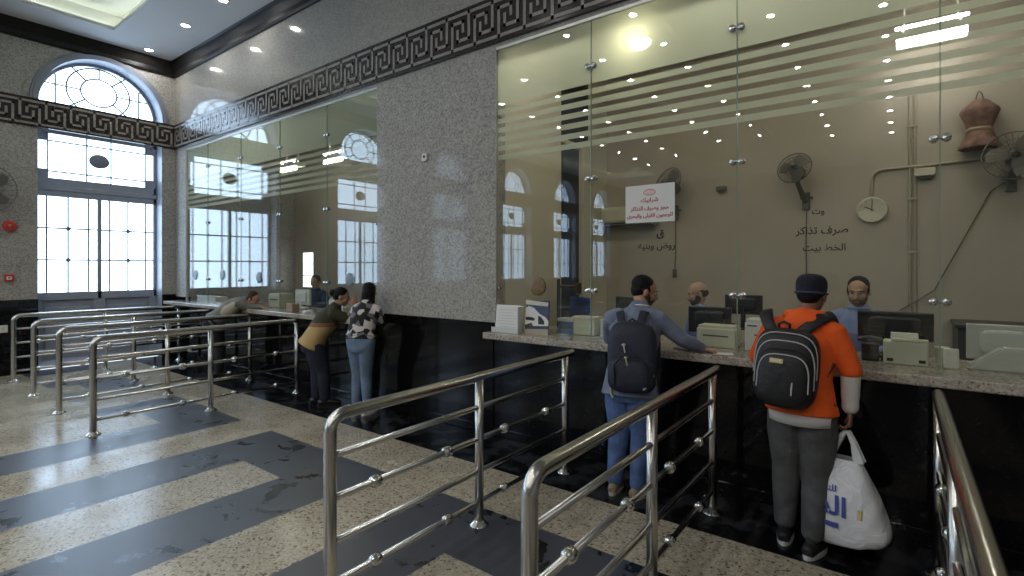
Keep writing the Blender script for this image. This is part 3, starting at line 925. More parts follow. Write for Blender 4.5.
# ------------------------------------------------------------------ notice and lettering on the right glass
t = thing('notice', 'white notice sheet with red writing taped to the glass', 'notice', (-1.700, YG-.0085, 2.29))
W_, H_ = .435, .32
bm = BM(); box(bm, -W_/2, -.001, -H_/2, W_/2, .001, H_/2); obj('sheet', bm, M_paper, t)
def ln(s, size, z, m, bold=.001): text('lettering', s, size, m, Matrix.Translation((0, -.0022, z)) @ Matrix.Rotation(PI/2, 4, 'X'), t, bold)
ln(arabic('\u0634\u0628\u0627\u0628\u064a\u0643'), .052, .015, M_redink)
ln(arabic('\u062d\u062c\u0632 \u0648\u0635\u0631\u0641 \u0627\u0644\u062a\u0630\u0627\u0643\u0631'), .046, -.055, M_redink)
ln(arabic('\u0644\u0644\u0648\u062c\u0647\u064a\u0646 \u0627\u0644\u0642\u0628\u0644\u0649 \u0648\u0627\u0644\u0628\u062d\u0631\u0649'), .044, -.115, M_redink)
bm = BM()
for a, b, th in ((.050, .024, .006), (.034, .013, .004)):
    tube(bm, [(a*math.cos(2*PI*k/28), -.002, .095+b*math.sin(2*PI*k/28)) for k in range(28)], (th), seg=6, closed=True)
tube(bm, [(-.02, -.002, .095), (-.005, -.002, .090), (.005, -.002, .098), (.02, -.002, .094)], .004, seg=6)
bm.transform(Matrix.Diagonal((1, .2, 1, 1)))
obj('emblem', bm, M_pinkink, t)
def sticker(s, size, x, z, label, bold=.0):
    o = text('window_lettering', s, size, M_letter, UPR, None, bold)
    o.location = (x, YG-.0075, z)
    return tag(o, label, 'lettering')
sticker(arabic('\u0635\u0631\u0641 \u062a\u0630\u0627\u0643\u0631'), .072, -.440, 1.985, 'worn black writing on the glass below the left fan, upper full line', bold=.0012)
sticker(arabic('\u0627\u0644\u062e\u0637 \u0628\u064a\u062a'), .066, -.425, 1.865, 'faint black writing on the glass just above the orange-hooded man', bold=.0006)
sticker(arabic('\u0648\u062a'), .055, -.46, 2.125, 'tiny black letters on the glass topmost below the left fan', bold=.0012)
sticker(arabic('\u0642'), .085, -1.605, 2.005, 'single black letter on the glass below the white notice', bold=.003)
sticker(arabic('\u0631\u0648\u0636 \u0648\u0628\u0646\u064a\u0647'), .075, -1.64, 1.905, 'worn line of black writing on the glass above the navy-backpack man', bold=.0012)

# ------------------------------------------------------------------ on the counter at the right
CT = 1.10
t = thing('paper_holder', 'white paper stand at the left end of the right counter', 'paper stand', (-3.125, 4.10, CT))
bm = BM(); box(bm, -.165, 0, 0, .165, .012, .27, .004, M=Matrix.Rotation(-.10, 4, 'X')); obj('board', bm, M_paper, t)
bm = BM(); box(bm, -.165, -.06, 0, .165, .03, .008, .003); box(bm, .150, -.055, 0, .165, .02, .26, .003); box(bm, -.165, -.06, .008, .165, -.052, .05, .002); obj('stand', bm, mat('clear_acrylic', (.62, .64, .62), .08), t)
bm = BM()
for k in range(7): box(bm, -.13, -.0045, .05+.028*k, .12-.03*(k % 3), -.0035, .056+.028*k, M=Matrix.Translation((0, .0, 0)) @ Matrix.Rotation(-.10, 4, 'X'))
obj('printed_lines', bm, mat('grey_print', (.60, .60, .58), .6), t)
# leaflet with a train nose
t = thing('train_leaflet', 'leaflet stand showing a white train nose against dark blue', 'leaflet', (-2.80, 4.12, CT))
RT = Matrix.Rotation(-.08, 4, 'X')
bm = BM(); box(bm, -.135, 0, 0, .135, .012, .33, .003, M=RT); obj('board', bm, mat('leaflet_blue', (.035, .055, .11), .3, var=.3, scale=6), t)
def flat(name, pts, m, d=.0015, base=0.0):
    bm = BM(); prism(bm, pts, -base-d, -base, 'y', 0, RT); return obj(name, bm, m, t)
flat('cream_strip', [(-.135, .285), (.12, .275), (.125, .31), (-.135, .33)], M_beige)
flat('train_body', [(-.135, .06), (.135, .075), (.135, .135), (.10, .17), (.03, .20), (-.04, .255), (-.10, .268), (-.135, .25)], M_paper)
flat('ground_strip', [(-.135, 0), (.135, .0), (.135, .06), (-.135, .045)], mat('leaflet_tan', (.42, .36, .27), .5), .0016)
flat('windscreen', [(-.13, .135), (-.03, .13), (-.02, .15), (-.06, .165), (-.13, .163)], M_bplast, .001, .0015)
flat('windscreen', [(.02, .10), (.09, .10), (.085, .135), (.05, .17), (.015, .185)], M_bplast, .001, .0015)
flat('under_shadow', [(-.135, .058), (.135, .073), (.135, .09), (-.04, .08), (-.06, .11), (-.135, .085)], M_dgrey, .001, .0015)
def boxy(name, label, cat, x, y, w, d, h, m, extras=(), rz=0, z=CT):
    t = thing(name, label, cat, (x, y, z), rz)
    bm = BM(); box(bm, -w/2, -d/2, 0, w/2, d/2, h, .010, seg=3); obj('housing', bm, m, t)
    for nm, b, mm in extras:
        bm = BM(); box(bm, *b, .003); obj(nm, bm, mm, t)
    return t
boxy('card_reader', 'small blue and grey card machine between leaflet and cream boxes', 'card machine', -2.60, 4.40, .17, .14, .12, mat('blue_plastic', (.05, .10, .24), .4),
     [('lid', (-.09, -.075, .12, .09, .075, .15), mat('pale_grey_plastic', (.55, .56, .56), .4)), ('slot', (-.06, -.078, .05, .06, -.068, .08), M_bplast)])
M_cbox = mat('cream_card_box', (.60, .60, .46), .5, var=.05, scale=6)
boxy('ticket_box', 'cream ticket box on the counter beside the blue card machine', 'box', -2.41, 4.42, .24, .16, .17, M_cbox, [('lid', (-.125, -.085, .15, .125, .085, .175), M_beige), ('label', (-.06, -.083, .04, .06, -.079, .10), mat('pale_green_label', (.52, .62, .42), .5))])
boxy('ticket_box', 'cream ticket box right behind the left shoulder of the navy-backpack man', 'box', -2.11, 4.42, .24, .16, .16, M_cbox, [('lid', (-.125, -.085, .14, .125, .085, .165), M_beige), ('clip', (-.03, -.09, .12, .03, -.083, .16), M_dgrey)])
def monitor(label, x, y, z, w, h, rz, m=M_bplast, tilt=0.0, foot=True, stand_h=.10, wedge=False):
    """seen from behind: local -Y is the back"""
    t = thing('computer_monitor', label, 'monitor', (x, y, z), rz)
    R_ = Matrix.Translation((0, 0, stand_h)) @ Matrix.Rotation(tilt, 4, 'X')
    bm = BM(); box(bm, -w/2, -.02, 0, w/2, .02, h, .008, M=R_, seg=3); ell(bm, (0, -.022, h*.5), (w*.36, .028, h*.36), R_, e1=.4, e2=.4); obj('casing', bm, m, t, False)
    bm = BM(); box(bm, -w/2+.015, .0195, .015, w/2-.015, .0215, h-.015, M=R_); obj('screen', bm, M_screen, t)
    bm = BM()
    if wedge:
        prism(bm, [(-.23, 0), (.23, 0), (.23, .02), (.09, .15), (-.07, .15), (-.23, .02)], -.19, -.05, 'y')
        bmesh.ops.bevel(bm, geom=bm.edges[:], offset=.012, segments=2, affect='EDGES')
    else:
        tube(bm, [(0, -.04, .02), (0, -.03, stand_h+.06)], (.025), seg=10); ell(bm, (0, -.01, .012), (.13, .09, .014), e1=.5)
    obj('stand', bm, m, t)
    bm = BM(); box(bm, -.03, -.0235, h-.055, .03, -.0205, h-.045, M=R_); obj('badge', bm, mat('grey_badge', (.35, .35, .35), .4), t)
    return t
monitor('black monitor seen from behind, in front of the bald ticket clerk', -1.415, 4.95, 1.02, .38, .24, .05, stand_h=.12)
monitor('small black monitor farther back, right of the bald clerk', -1.30, 5.75, 1.10, .36, .20, .1, stand_h=.16)
monitor('dark monitor behind the left shoulder of the navy-backpack man', -2.38, 5.3, 1.10, .34, .22, -.3, M_dgrey, stand_h=.10)
monitor('large black monitor seen from behind, in front of the clerk facing the orange-hooded man', -.03, 4.62, CT, .44, .20, -.06, stand_h=.13, tilt=.10)
monitor('bulky pale grey monitor seen from behind at the right end of the counter', .58, 4.52, CT, .46, .23, -.04, mat('pale_grey_monitor', (.50, .51, .46), .35), stand_h=.05, wedge=True)
boxy('receipt_printer', 'white receipt printer on the counter beside the orange-hooded man', 'printer', -.80, 4.42, .34, .20, .22, M_white, [('cover', (-.16, -.095, .22, .16, .095, .245), M_white), ('badge', (-.15, -.106, .19, -.08, -.098, .20), M_dgrey), ('paper_slot', (-.10, -.104, .12, .10, -.099, .13), M_dgrey)])
boxy('ticket_printer', 'low cream ticket printer in front of the bald clerk', 'printer', -1.19, 4.42, .30, .20, .155, M_cbox, [('cover', (-.14, -.09, .155, .14, .09, .175), M_beige), ('paper_slot', (-.10, -.104, .09, .10, -.099, .10), M_dgrey)])
t = boxy('cream_machine', 'cream machine box with two dark slots in front of the black monitor', 'ticket machine', .030, 4.36, .24, .14, .155, M_cbox,
     [('slot', (-.10, -.075, .022, -.065, -.068, .042), M_bplast), ('slot', (.07, -.075, .022, .105, -.068, .042), M_bplast), ('raised_edge', (-.07, -.072, .155, .12, .0, .172), M_cbox), ('paper', (-.08, .01, .155, .07, .06, .205), M_white)])
t = thing('phone', 'small black desk phone beside the orange-hooded man at the glass', 'phone', (-.165, 4.40, CT))
bm = BM(); box(bm, -.05, -.06, 0, .05, .06, .13, .012); obj('base', bm, M_bplast, t)
bm = BM(); tube(bm, [(-.06, -.05, .15), (0, -.05, .165), (.06, -.05, .15)], [.018, .012, .018], seg=10); obj('handset', bm, M_dgrey, t, True)
t = thing('plastic_cup', 'pale disposable cup standing by the glass joint on the counter', 'cup', (.225, 4.46, CT))
bm = BM(); lathe(bm, [(.026, 0), (.028, .004), (.037, .115), (.039, .117), (.036, .118), (.034, .112), (.024, .01)], seg=24); obj('cup', bm, mat('pale_green_cup', (.62, .68, .52), .4), t, True)
bm = BM(); lathe(bm, [(.0375, .108), (.041, .112), (.041, .120), (.038, .122)], seg=24, cap=False); obj('rim', bm, M_white, t, True)
boxy('tissue_carton', 'small white carton standing right of the pale cup', 'carton', .262, 4.32, .075, .06, .125, M_white, [('flap', (-.037, -.03, .125, .037, .0, .130), M_paper), ('side_seam', (-.0385, -.004, .0, -.037, .004, .125), M_beige)])
boxy('stapler_box', 'little dark box on the counter next to the cream machine', 'box', -.075, 4.44, .06, .08, .05, M_dgrey, [('lid', (-.032, -.042, .05, .032, .042, .06), M_bplast)])

# blue chair in the office, by the partition
def office_chair(label, x, y, rz, seat_m, seat_z=.47):
    t = thing('office_chair', label, 'chair', (x, y, FZ), rz)
    bm = BM(); box(bm, -.23, -.22, seat_z-.07, .23, .22, seat_z, .03, seg=3); obj('seat', bm, seat_m, t, True)
    bm = BM(); box(bm, -.21, -.27, seat_z+.10, .21, -.20, seat_z+.52, .03, seg=3); obj('backrest', bm, seat_m, t, True)
    bm = BM(); tube(bm, [(0, -.15, seat_z-.08), (0, -.29, seat_z-.05), (0, -.285, seat_z+.3)], .02, seg=8); obj('back_bar', bm, M_bplast, t, True)
    bm = BM(); tube(bm, [(0, 0, .10), (0, 0, seat_z-.06)], .03, seg=10); obj('column', bm, M_bplast, t, True)
    for k in range(5):
        a = 2*PI*k/5
        bm = BM(); tube(bm, [(0, 0, .11), (.28*math.cos(a), .28*math.sin(a), .07)], [.03, .02], seg=8); ell(bm, (.28*math.cos(a), .28*math.sin(a), .03), (.03, .03, .03), seg=10, rings=6); obj('leg', bm, M_bplast, t, True)
    return t
M_blue = mat('blue_chair_fabric', (.035, .065, .20), .7)
office_chair('blue office chair in the booth behind the cream ticket boxes', -2.95, 5.65, -.5, M_blue, .52)
# coat stand by the dark doorway
t = thing('coat_stand', 'dark stand with a short crossbar by the office doorway', 'stand', (-3.12, 5.05, FZ))
bm = BM(); tube(bm, [(0, 0, .03), (0, 0, 1.25)], .022, seg=10); obj('pole', bm, M_dgrey, t, True)
bm = BM(); lathe(bm, [(.16, 0), (.16, .015), (.03, .035)], seg=20); obj('base', bm, M_dgrey, t, True)
bm = BM(); tube(bm, [(0, 0, 1.18), (.18, .12, 1.18)], .016, seg=8); box(bm, .15, .09, 1.10, .22, .15, 1.22, .01); obj('crossbar', bm, mat('brown_wood_bar', (.06, .035, .022), .5), t)

# ------------------------------------------------------------------ on the counter at the left
boxy('document_tray', 'low white tray on the left counter nearest the window corner', 'tray', -10.35, 4.40, .75, .22, .10, M_white, [('rim', (-.39, -.12, .09, .39, -.10, .12), M_white), ('paper', (-.3, -.08, .10, .3, .08, .106), M_paper)])
boxy('cream_printer', 'cream printer on the left counter behind the bending person', 'printer', -8.0, 4.45, .32, .26, .20, M_cbox, [('cover', (-.15, -.12, .20, .15, .12, .225), M_white), ('paper_slot', (-.11, -.135, .12, .11, -.128, .14), M_dgrey)])
boxy('brown_carton', 'small brown carton on the left counter before the seated clerk', 'carton', -7.02, 4.08, .16, .12, .12, mat('brown_card', (.33, .24, .15), .7), [('flap', (-.08, -.06, .12, .08, 0, .125), mat('brown_card_flap', (.38, .28, .18), .7))])
boxy('white_printer', 'white box printer on the left counter behind the olive-shirted woman', 'printer', -6.35, 4.46, .34, .26, .19, M_white, [('cover', (-.16, -.12, .19, .16, .12, .215), M_beige), ('paper_slot', (-.11, -.135, .10, .11, -.128, .12), M_dgrey)])
monitor('pale monitor seen from behind on the left counter right of the bending person', -7.45, 4.5, CT, .40, .24, 0, M_white, stand_h=.06)

# ------------------------------------------------------------------ people
M_skinA = mat('tan_skin', (.42, .235, .15), .5, var=.06, scale=20)
M_skinB = mat('brown_skin', (.25, .13, .08), .5, var=.06, scale=20)
M_hair = mat('black_hair', (.006, .005, .005), .6, spec=.2, bump=.4, bscale=90)
M_hairg = mat('dark_greying_hair', (.03, .027, .025), .6, bump=.3, bscale=90)
M_beard = mat('dark_beard', (.035, .025, .02), .7)
M_eye = mat('eye_white', (.6, .58, .55), .2)
M_iris = mat('dark_iris', (.01, .008, .006), .2)
M_lip = mat('lip_tone', (.32, .14, .11), .5)

def head_shape(bm, Mh, k=1.0):
    D = Mh @ Matrix.Diagonal((k, k, k, 1))
    ell(bm, (0, -.014, .026), (.074, .096, .086), D)
    ell(bm, (0, .020, -.036), (.058, .066, .072), D)
    ell(bm, (0, .056, -.086), (.027, .024, .022), D)
    ell(bm, (0, .020, -.075), (.050, .055, .030), D)
    ell(bm, (0, .072, .022), (.046, .020, .014), D)
    for s in (-1, 1):
        ell(bm, (s*.034, .058, -.028), (.024, .024, .024), D)
        ell(bm, (s*.076, -.006, -.010), (.010, .020, .031), D, seg=12, rings=8)
    tube(bm, [D @ V((0, .083, .012)), D @ V((0, .098, -.018)), D @ V((0, .103, -.030))], [.009*k, .012*k, .014*k], seg=10)
    for s in (-1, 1): ell(bm, (s*.011, .092, -.034), (.009, .010, .008), D, seg=10, rings=8)
    ell(bm, (0, .082, -.058), (.024, .011, .007), D)
    ell(bm, (0, .080, -.068), (.021, .012, .008), D)

def hand_shape(bm, w, d, n, thumb, curl=.5, k=1.0, spread=1.0):
    """w wrist point, d towards the fingers, n palm normal (fingers curl that way), thumb = side vector of the thumb"""
    d = V(d).normalized(); n = V(n); n = (n-d*n.dot(d)).normalized()
    s = V(thumb); s = (s-d*s.dot(d)-n*s.dot(n)).normalized()
    w = V(w)
    def P(a, b, c): return w + d*(a*k) + s*(b*k) + n*(c*k)
    tube(bm, [P(-.03, 0, 0), P(.0, 0, 0), P(.03, .002, .002), P(.065, .002, .004), P(.088, .0, .006)], [(.027*k, .020*k), (.026*k, .018*k), (.036*k, .016*k), (.041*k, .015*k), (.039*k, .013*k)], side=s, seg=14)
    for i, (b, L) in enumerate(((.030, .072), (.0105, .080), (-.0095, .074), (-.029, .058))):
        a0, b0, c0 = .085-.004*abs(i-1), b, .006
        ang = curl*(.75+.12*i)
        pts = [(a0-.01, b0, c0)]
        x, z, t = a0, c0, 0.0
        bb = b0
        for f in (.45, .30, .25):
            t += ang
            x += L*f*math.cos(t); z += L*f*math.sin(t); bb += (b*.10*spread)*f
            pts.append((x, bb, z))
        tube(bm, [P(*p) for p in pts], [.0092*k, .0088*k, .0080*k, .0068*k], seg=8)
    tube(bm, [P(.018, .022, .004), P(.045, .050, .012), P(.068, .058, .022), P(.088, .054, .032)], [.014*k, .0115*k, .0098*k, .008*k], seg=8)

def person(label, base, J, mats, group=None, vox=.0065, girth=1.0, slim=1.0, sit=False, sleeve='long', rh=None, lh=None,
           hair='short', beard=False, brows=True, shoes=True, headk=1.0, collar=True, jacket_low=.80, extra=None, shirt_name='shirt', loose=1.0, trouser_loose=1.0, down_to=.97):
    t = thing('person', label, 'person', (base[0], base[1], base[2] if len(base) > 2 else 0), 0, group)
    O = V(t.location)
    J = {k: (V(v)-O if k not in ('face', 'hs', 'cs', 'ltoe', 'rtoe', 'up') else V(v)) for k, v in J.items()}
    g = girth
    hs, cs = J['hs'].normalized(), J['cs'].normalized()
    pel, wai, che, nek, hed = (J[k] for k in ('pel', 'wai', 'che', 'nek', 'hed'))
    ax = (nek-che).normalized()
    Mh = frame(hed, J['face'], J.get('up', (0, 0, 1)))
    low = pel + (pel-wai).normalized()*.07
    def torso(bm, e, top=True, lo=None):
        sh = che+(nek-che)*.62
        pts = [lo if lo is not None else low, pel, wai, che, sh, nek-(nek-che)*.06]
        rad = [(.150, .105) if lo is None else (.186*g, .138*g), (.168*g, .122*g), (.145*g, .108*g), (.170*g*slim, .122*g), (.140*slim, .092), (.070, .062)]
        tube(bm, pts, [(a+e, b+e) for a, b in rad], side=cs*.5+hs*.5, seg=22, cf=1.0 if lo is None else .12)
    def arm(bm, s, e, upto=1.0, el=1.0):
        sh, elb, wr = J[s+'sh'], J[s+'el'], J[s+'wr']
        inn = sh + (che-sh)*.35 + ax*.03
        sh = sh + (che-sh)*.10 - ax*.012
        nb = nek - ax*.035
        tube(bm, [nb.lerp(sh, .15)-ax*.02, nb.lerp(sh, .5)-ax*.012, sh+ax*.004], [.046+e, .044+e, .046*g+e], seg=12)
        m1 = sh.lerp(elb, .5); m2 = elb.lerp(wr, .45)
        pts = [inn, sh, m1, elb]
        rad = [.058*g, .052*g, .047*g, .041*g]
        if upto >= 1: pts += [m2, wr]; rad += [.039, .0275]
        tube(bm, pts, [r+e for r in rad], seg=14)
    def leg(bm, s, e, down=1.0, rs=(.088, .080, .060, .058, .040)):
        hp = pel + hs*(.090 if s == 'r' else -.090) - V((0, 0, .01))
        kn, an = J[s+'kn'], J[s+'an']
        m1 = hp.lerp(kn, .45); m2 = kn.lerp(an, .35)
        pts = [hp, m1, kn, m2, kn.lerp(an, down)]
        tube(bm, pts, [r*(g if i < 2 else 1)+e for i, r in enumerate(rs)], seg=16)
    def foot(bm, s, e, k=1.0):
        an = J[s+'an']; td = J[s+'toe'].normalized()
        a = an + V((0, 0, -an.z+0.0)) if not sit else an - V((0, 0, .08))
        zz = a.z
        sd = td.cross(V((0, 0, 1)))
        tube(bm, [V((a.x, a.y, zz+.045)) - td*.055, V((a.x, a.y, zz+.055)), V((a.x, a.y, zz+.045))+td*.09, V((a.x, a.y, zz+.034))+td*.165],
             [(.034+e, .040+e*.4), (.038+e, .050+e*.4), (.044+e, .040+e*.4), (.036+e, .028+e*.4)], side=sd, seg=14)
        tube(bm, [an, V((a.x, a.y, zz+.06))], .036+e*.5, seg=12)
    # the body: one skin
    bm = BM()
    head_shape(bm, Mh, headk)
    tube(bm, [hed + (Mh.to_3x3() @ V((0, -.028, -.045)))*headk, nek.lerp(hed, .3), nek-(nek-che)*.15], [.052, .053, .066], seg=14)
    torso(bm, -.022)
    for s in ('l', 'r'):
        arm(bm, s, -.008); leg(bm, s, -.014); foot(bm, s, -.012)
    for s, h in (('r', rh), ('l', lh)):
        wr, el = J[s+'wr'], J[s+'el']
        h = h or {}
        d = h.get('d', (wr-el))
        hand_shape(bm, wr, d, h.get('n', (0, 0, -1)), h.get('t', J['hs'] * (-1 if s == 'r' else 1)), h.get('curl', .35))
    body = blob(bm, vox, 3)
    link('body', body, mats['skin'], t, True)
    # clothes
    bm = BM()
    slo = pel + (pel-wai).normalized()*(.03 if jacket_low is None else .0) + (pel-wai).normalized()*jacket_low
    torso(bm, .010*loose, lo=slo)
    for s in ('l', 'r'):
        if sleeve == 'long': arm(bm, s, .009*loose)
        else: arm(bm, s, .012*loose, 0.6)
    me = blob(bm, max(vox, .007), 14)
    sh = link(shirt_name, me, mats['shirt'], t, True)
    if collar:
        bm = BM()
        cpt = nek + ax*.005
        bx = cs; fy = ax.cross(bx).normalized()
        tube(bm, [cpt + bx*(.066*math.cos(a)) + fy*(.062*math.sin(a)) + ax*(.012*math.sin(a)) for a in [2*PI*i/20 for i in range(20)]], [(.010, .020)]*20, side=ax, seg=8, closed=True)
        obj('collar', bm, mats.get('collar', mats['shirt']), sh, True)
    bm = BM()
    tl = trouser_loose
    tube(bm, [wai.lerp(pel, .35), pel, low], [(.150*g+.006, .112*g+.006), (.168*g+.006, .122*g+.008), (.150+.004, .112)], side=hs, seg=22)
    for s in ('l', 'r'): leg(bm, s, .008, down_to, (.092, .082*tl, .064*tl, .060*tl, .046*tl))
    link('trousers', blob(bm, .0075, 3), mats['trousers'], t, True)
    if shoes:
        for s in ('l', 'r'):
            bm = BM(); foot(bm, s, .004)
            me = blob(bm, .006, 2)
            so = link('shoe', me, mats['shoe'], t, True)
            an = J[s+'an']; td = J[s+'toe'].normalized(); sd = td.cross(V((0, 0, 1)))
            z0 = 0.0 if not sit else an.z-.08
            q = []
            for i in range(26):
                a = 2*PI*i/26
                u, w = math.cos(a), math.sin(a)
                p = V((an.x, an.y, 0)) + td*(.052+.145*u) + sd*(.048*w*(1.0 if u < .5 else .92))
                q.append((p.x, p.y))
            bm = BM(); prism(bm, q, z0+.001, z0+.026, 'z')
            obj('sole', bm, mats.get('sole', mats['shoe']), so, False)
    # hair
    D = Mh @ Matrix.Diagonal((headk, headk, headk, 1))
    if hair:
        bm = BM()
        if hair == 'short':
            ell(bm, (0, -.031, .045), (.0785, .092, .078), D); ell(bm, (0, -.050, -.008), (.070, .062, .062), D)
            for s in (-1, 1): ell(bm, (s*.066, -.004, .012), (.014, .030, .034), D)
        elif hair == 'fringe':
            ell(bm, (0, -.055, -.008), (.074, .060, .046), D)
            for s in (-1, 1): ell(bm, (s*.066, -.020, .006), (.014, .040, .030), D)
        elif hair == 'bun':
            ell(bm, (0, -.028, .040), (.081, .096, .084), D); ell(bm, (0, -.055, -.010), (.072, .062, .062), D)
            ell(bm, (0, -.125, .015), (.050, .045, .048), D)
        elif hair == 'long':
            ell(bm, (0, -.026, .042), (.083, .098, .084), D); ell(bm, (0, -.045, -.02), (.082, .075, .08), D)
            b = Mh.to_3x3() @ V((0, -1, 0)); dn = V((0, 0, -1))
            back = (nek-che).normalized()
            c0 = hed + b*.06
            tube(bm, [c0+dn*.02, c0+b*.03+dn*.14, c0+b*.055+dn*.24, c0+b*.05+dn*.35, c0+b*.04+dn*.42], [(.080, .060), (.085, .045), (.080, .036), (.062, .028), (.030, .018)], side=Mh.to_3x3() @ V((1, 0, 0)), seg=16)
        link('hair', blob(bm, .006, 2), mats.get('hair', M_hair), t, True)
    if beard:
        bm = BM()
        ell(bm, (0, .026, -.070), (.0575, .060, .043), D); ell(bm, (0, .056, -.088), (.031, .027, .024), D)
        for s in (-1, 1): ell(bm, (s*.056, .018, -.045), (.010, .028, .034), D)
        tube(bm, [D @ V((-.028, .082, -.056)), D @ V((0, .094, -.048)), D @ V((.028, .082, -.056))], [.006, .008, .006], seg=8)
        link('beard', blob(bm, .005, 2), mats.get('beard', M_beard), t, True)
    for s in (-1, 1):
        bm = BM(); ell(bm, (s*.031, .074, .004), (.0115, .0085, .0065), D, seg=12, rings=8)
        e = obj('eye', bm, M_eye, t, True)
        bm = BM(); ell(bm, (s*.031, .0805, .003), (.0065, .005, .0065), D, seg=10, rings=8); obj('iris', bm, M_iris, e, True)
        bm = BM(); tube(bm, [D @ V((s*.014, .088, .021)), D @ V((s*.032, .087, .027)), D @ V((s*.050, .073, .021))], [.003, .0038, .002], seg=6); obj('eyebrow', bm, mats.get('hair', M_hair), t, True)
    bm = BM(); tube(bm, [D @ V((-.022, .083, -.064)), D @ V((0, .093, -.0635)), D @ V((.022, .083, -.064))], [.003, .0048, .003], seg=6); obj('lips', bm, M_lip, t, True)
    return t, O

def Mt(name, col, rough=.8, **k): return mat(name, col, rough, **k)
M_denimblue = Mt('washed_blue_jeans', (.085, .15, .33), .85, var=.4, scale=7, bump=.25, bscale=22)
M_denimlight = Mt('light_blue_jeans', (.16, .23, .34), .85, var=.25, scale=7, bump=.25, bscale=22)
M_denimdark = Mt('dark_navy_jeans', (.014, .018, .038), .85, var=.3, scale=7, bump=.25, bscale=22)

# the man in the blue denim shirt
M_shirtb = Mt('blue_denim_shirt', (.185, .215, .305), .85, var=.30, scale=7, bump=.9, bscale=12)
J = dict(pel=(-1.60, 3.60, .90), wai=(-1.605, 3.63, 1.06), che=(-1.615, 3.715, 1.26), nek=(-1.615, 3.81, 1.435), hed=(-1.600, 3.875, 1.560),
         face=(.80, .55, -.32), hs=(.99, .12, 0), cs=(.94, .34, -.02),
         rsh=(-1.435, 3.80, 1.375), rel=(-1.305, 3.87, 1.205), rwr=(-1.205, 3.995, 1.135), lsh=(-1.805, 3.675, 1.375), lel=(-1.90, 3.86, 1.17), lwr=(-1.73, 4.08, 1.125),
         rkn=(-1.545, 3.68, .49), ran=(-1.59, 3.71, .09), lkn=(-1.725, 3.68, .49), lan=(-1.775, 3.70, .09), rtoe=(.15, 1, 0), ltoe=(-.15, 1, 0))
p1, O1 = person('man in a blue denim shirt and jeans leaning over the counter, navy backpack on', (-1.665, 3.62), J,
       dict(skin=M_skinA, shirt=M_shirtb, trousers=M_denimblue, shoe=mat('tan_shoe', (.26, .20, .13), .7), sole=mat('pale_sole', (.5, .47, .4), .7), collar=mat('white_collar', (.68, .68, .68), .8), hair=M_hair), vox=.0045,
       rh=dict(d=(.75, .35, -.12), n=(0, 0, -1), t=(-.4, .8, 0), curl=.42), lh=dict(d=(.9, .2, -.05), n=(0, 0, -1), t=(.1, -1, 0), curl=.25), hair='short', beard=True, jacket_low=.10, trouser_loose=1.15, loose=1.6, girth=1.06)

# the man in the orange hooded top
M_orange = Mt('bright_orange_fleece', (.86, .115, .012), .85, var=.05, scale=6, bump=.9, bscale=9)
M_greyj = Mt('charcoal_marl_joggers', (.078, .077, .080), .9, var=.25, scale=9, bump=.8, bscale=10)
J = dict(pel=(-.490, 3.65, .92), wai=(-.490, 3.66, 1.07), che=(-.490, 3.71, 1.25), nek=(-.475, 3.765, 1.435), hed=(-.448, 3.81, 1.575),
         face=(.30, .92, -.10), hs=(.985, -.12, 0), cs=(.985, -.12, 0),
         rsh=(-.300, 3.71, 1.365), rel=(-.235, 3.69, 1.13), rwr=(-.238, 3.70, .885), lsh=(-.685, 3.75, 1.365), lel=(-.775, 3.86, 1.14), lwr=(-.62, 4.01, 1.13),
         rkn=(-.405, 3.68, .49), ran=(-.425, 3.60, .10), lkn=(-.580, 3.70, .49), lan=(-.590, 3.70, .10), rtoe=(.25, 1, 0), ltoe=(-.05, 1, 0))
p2, O2 = person('man in a bright orange hooded top and grey joggers carrying a white plastic bag', (-.49, 3.66), J,
       dict(skin=M_skinB, shirt=M_orange, trousers=M_greyj, shoe=mat('black_trainer', (.012, .012, .013), .6), sole=mat('white_sole', (.66, .66, .64), .6), hair=M_hair), vox=.0045,
       rh=dict(d=(.03, .02, -1), n=(-.98, .0, 0), t=(0, 1, 0), curl=.72), lh=dict(d=(.95, .15, -.1), n=(0, 0, -1), t=(.1, -1, 0), curl=.25),
       hair='short', beard=False, collar=False, sleeve='short', jacket_low=.06, girth=1.04, loose=1.7, shirt_name='hooded_top', trouser_loose=1.2, down_to=.90)
# hood, cap, white undershirt
bm = BM()
nk = V((-.475, 3.765, 1.435))-O2
tube(bm, [nk + V((.100*math.cos(a), -.015+.085*math.sin(a), .005-.012*math.sin(a))) for a in [2*PI*i/22 for i in range(22)]], [(.036 if math.sin(2*PI*i/22) < 0.3 else .026) for i in range(22)], seg=10, closed=True)
ell(bm, (nk.x-.005, nk.y-.105, nk.z-.035), (.115, .055, .075))
hood = link('hood', blob(bm, .007, 5), M_orange, p2, True)
Mh = frame(V((-.448, 3.81, 1.575))-O2, (.30, .92, -.10))
M_cap = mat('dark_navy_knit_cap', (.010, .011, .022), .85, bump=.4, bscale=60)
bm = BM(); ell(bm, (0, -.018, .052), (.087, .108, .078), Mh, e1=.75); ell(bm, (0, -.02, .012), (.084, .104, .030), Mh, e1=.5)
cap = link('cap', blob(bm, .006, 3), M_cap, p2, True)
bm = BM(); tube(bm, [Mh @ V((.0865*math.cos(2*PI*k/24), -.018+.107*math.sin(2*PI*k/24), .006)) for k in range(24)], (.007), seg=6, closed=True); obj('cap_band', bm, mat('blue_grey_cap_band', (.05, .055, .13), .85), cap, True)
bm = BM()
el, wr = V((-.235, 3.69, 1.13))-O2, V((-.238, 3.70, .885))-O2
M_wht = Mt('white_cotton', (.66, .64, .60), .85, bump=.3, bscale=30)
tube(bm, [el.lerp(wr, .04), el.lerp(wr, .3), el.lerp(wr, .62), el.lerp(wr, .86)], [.053, .051, .048, .042], seg=16)
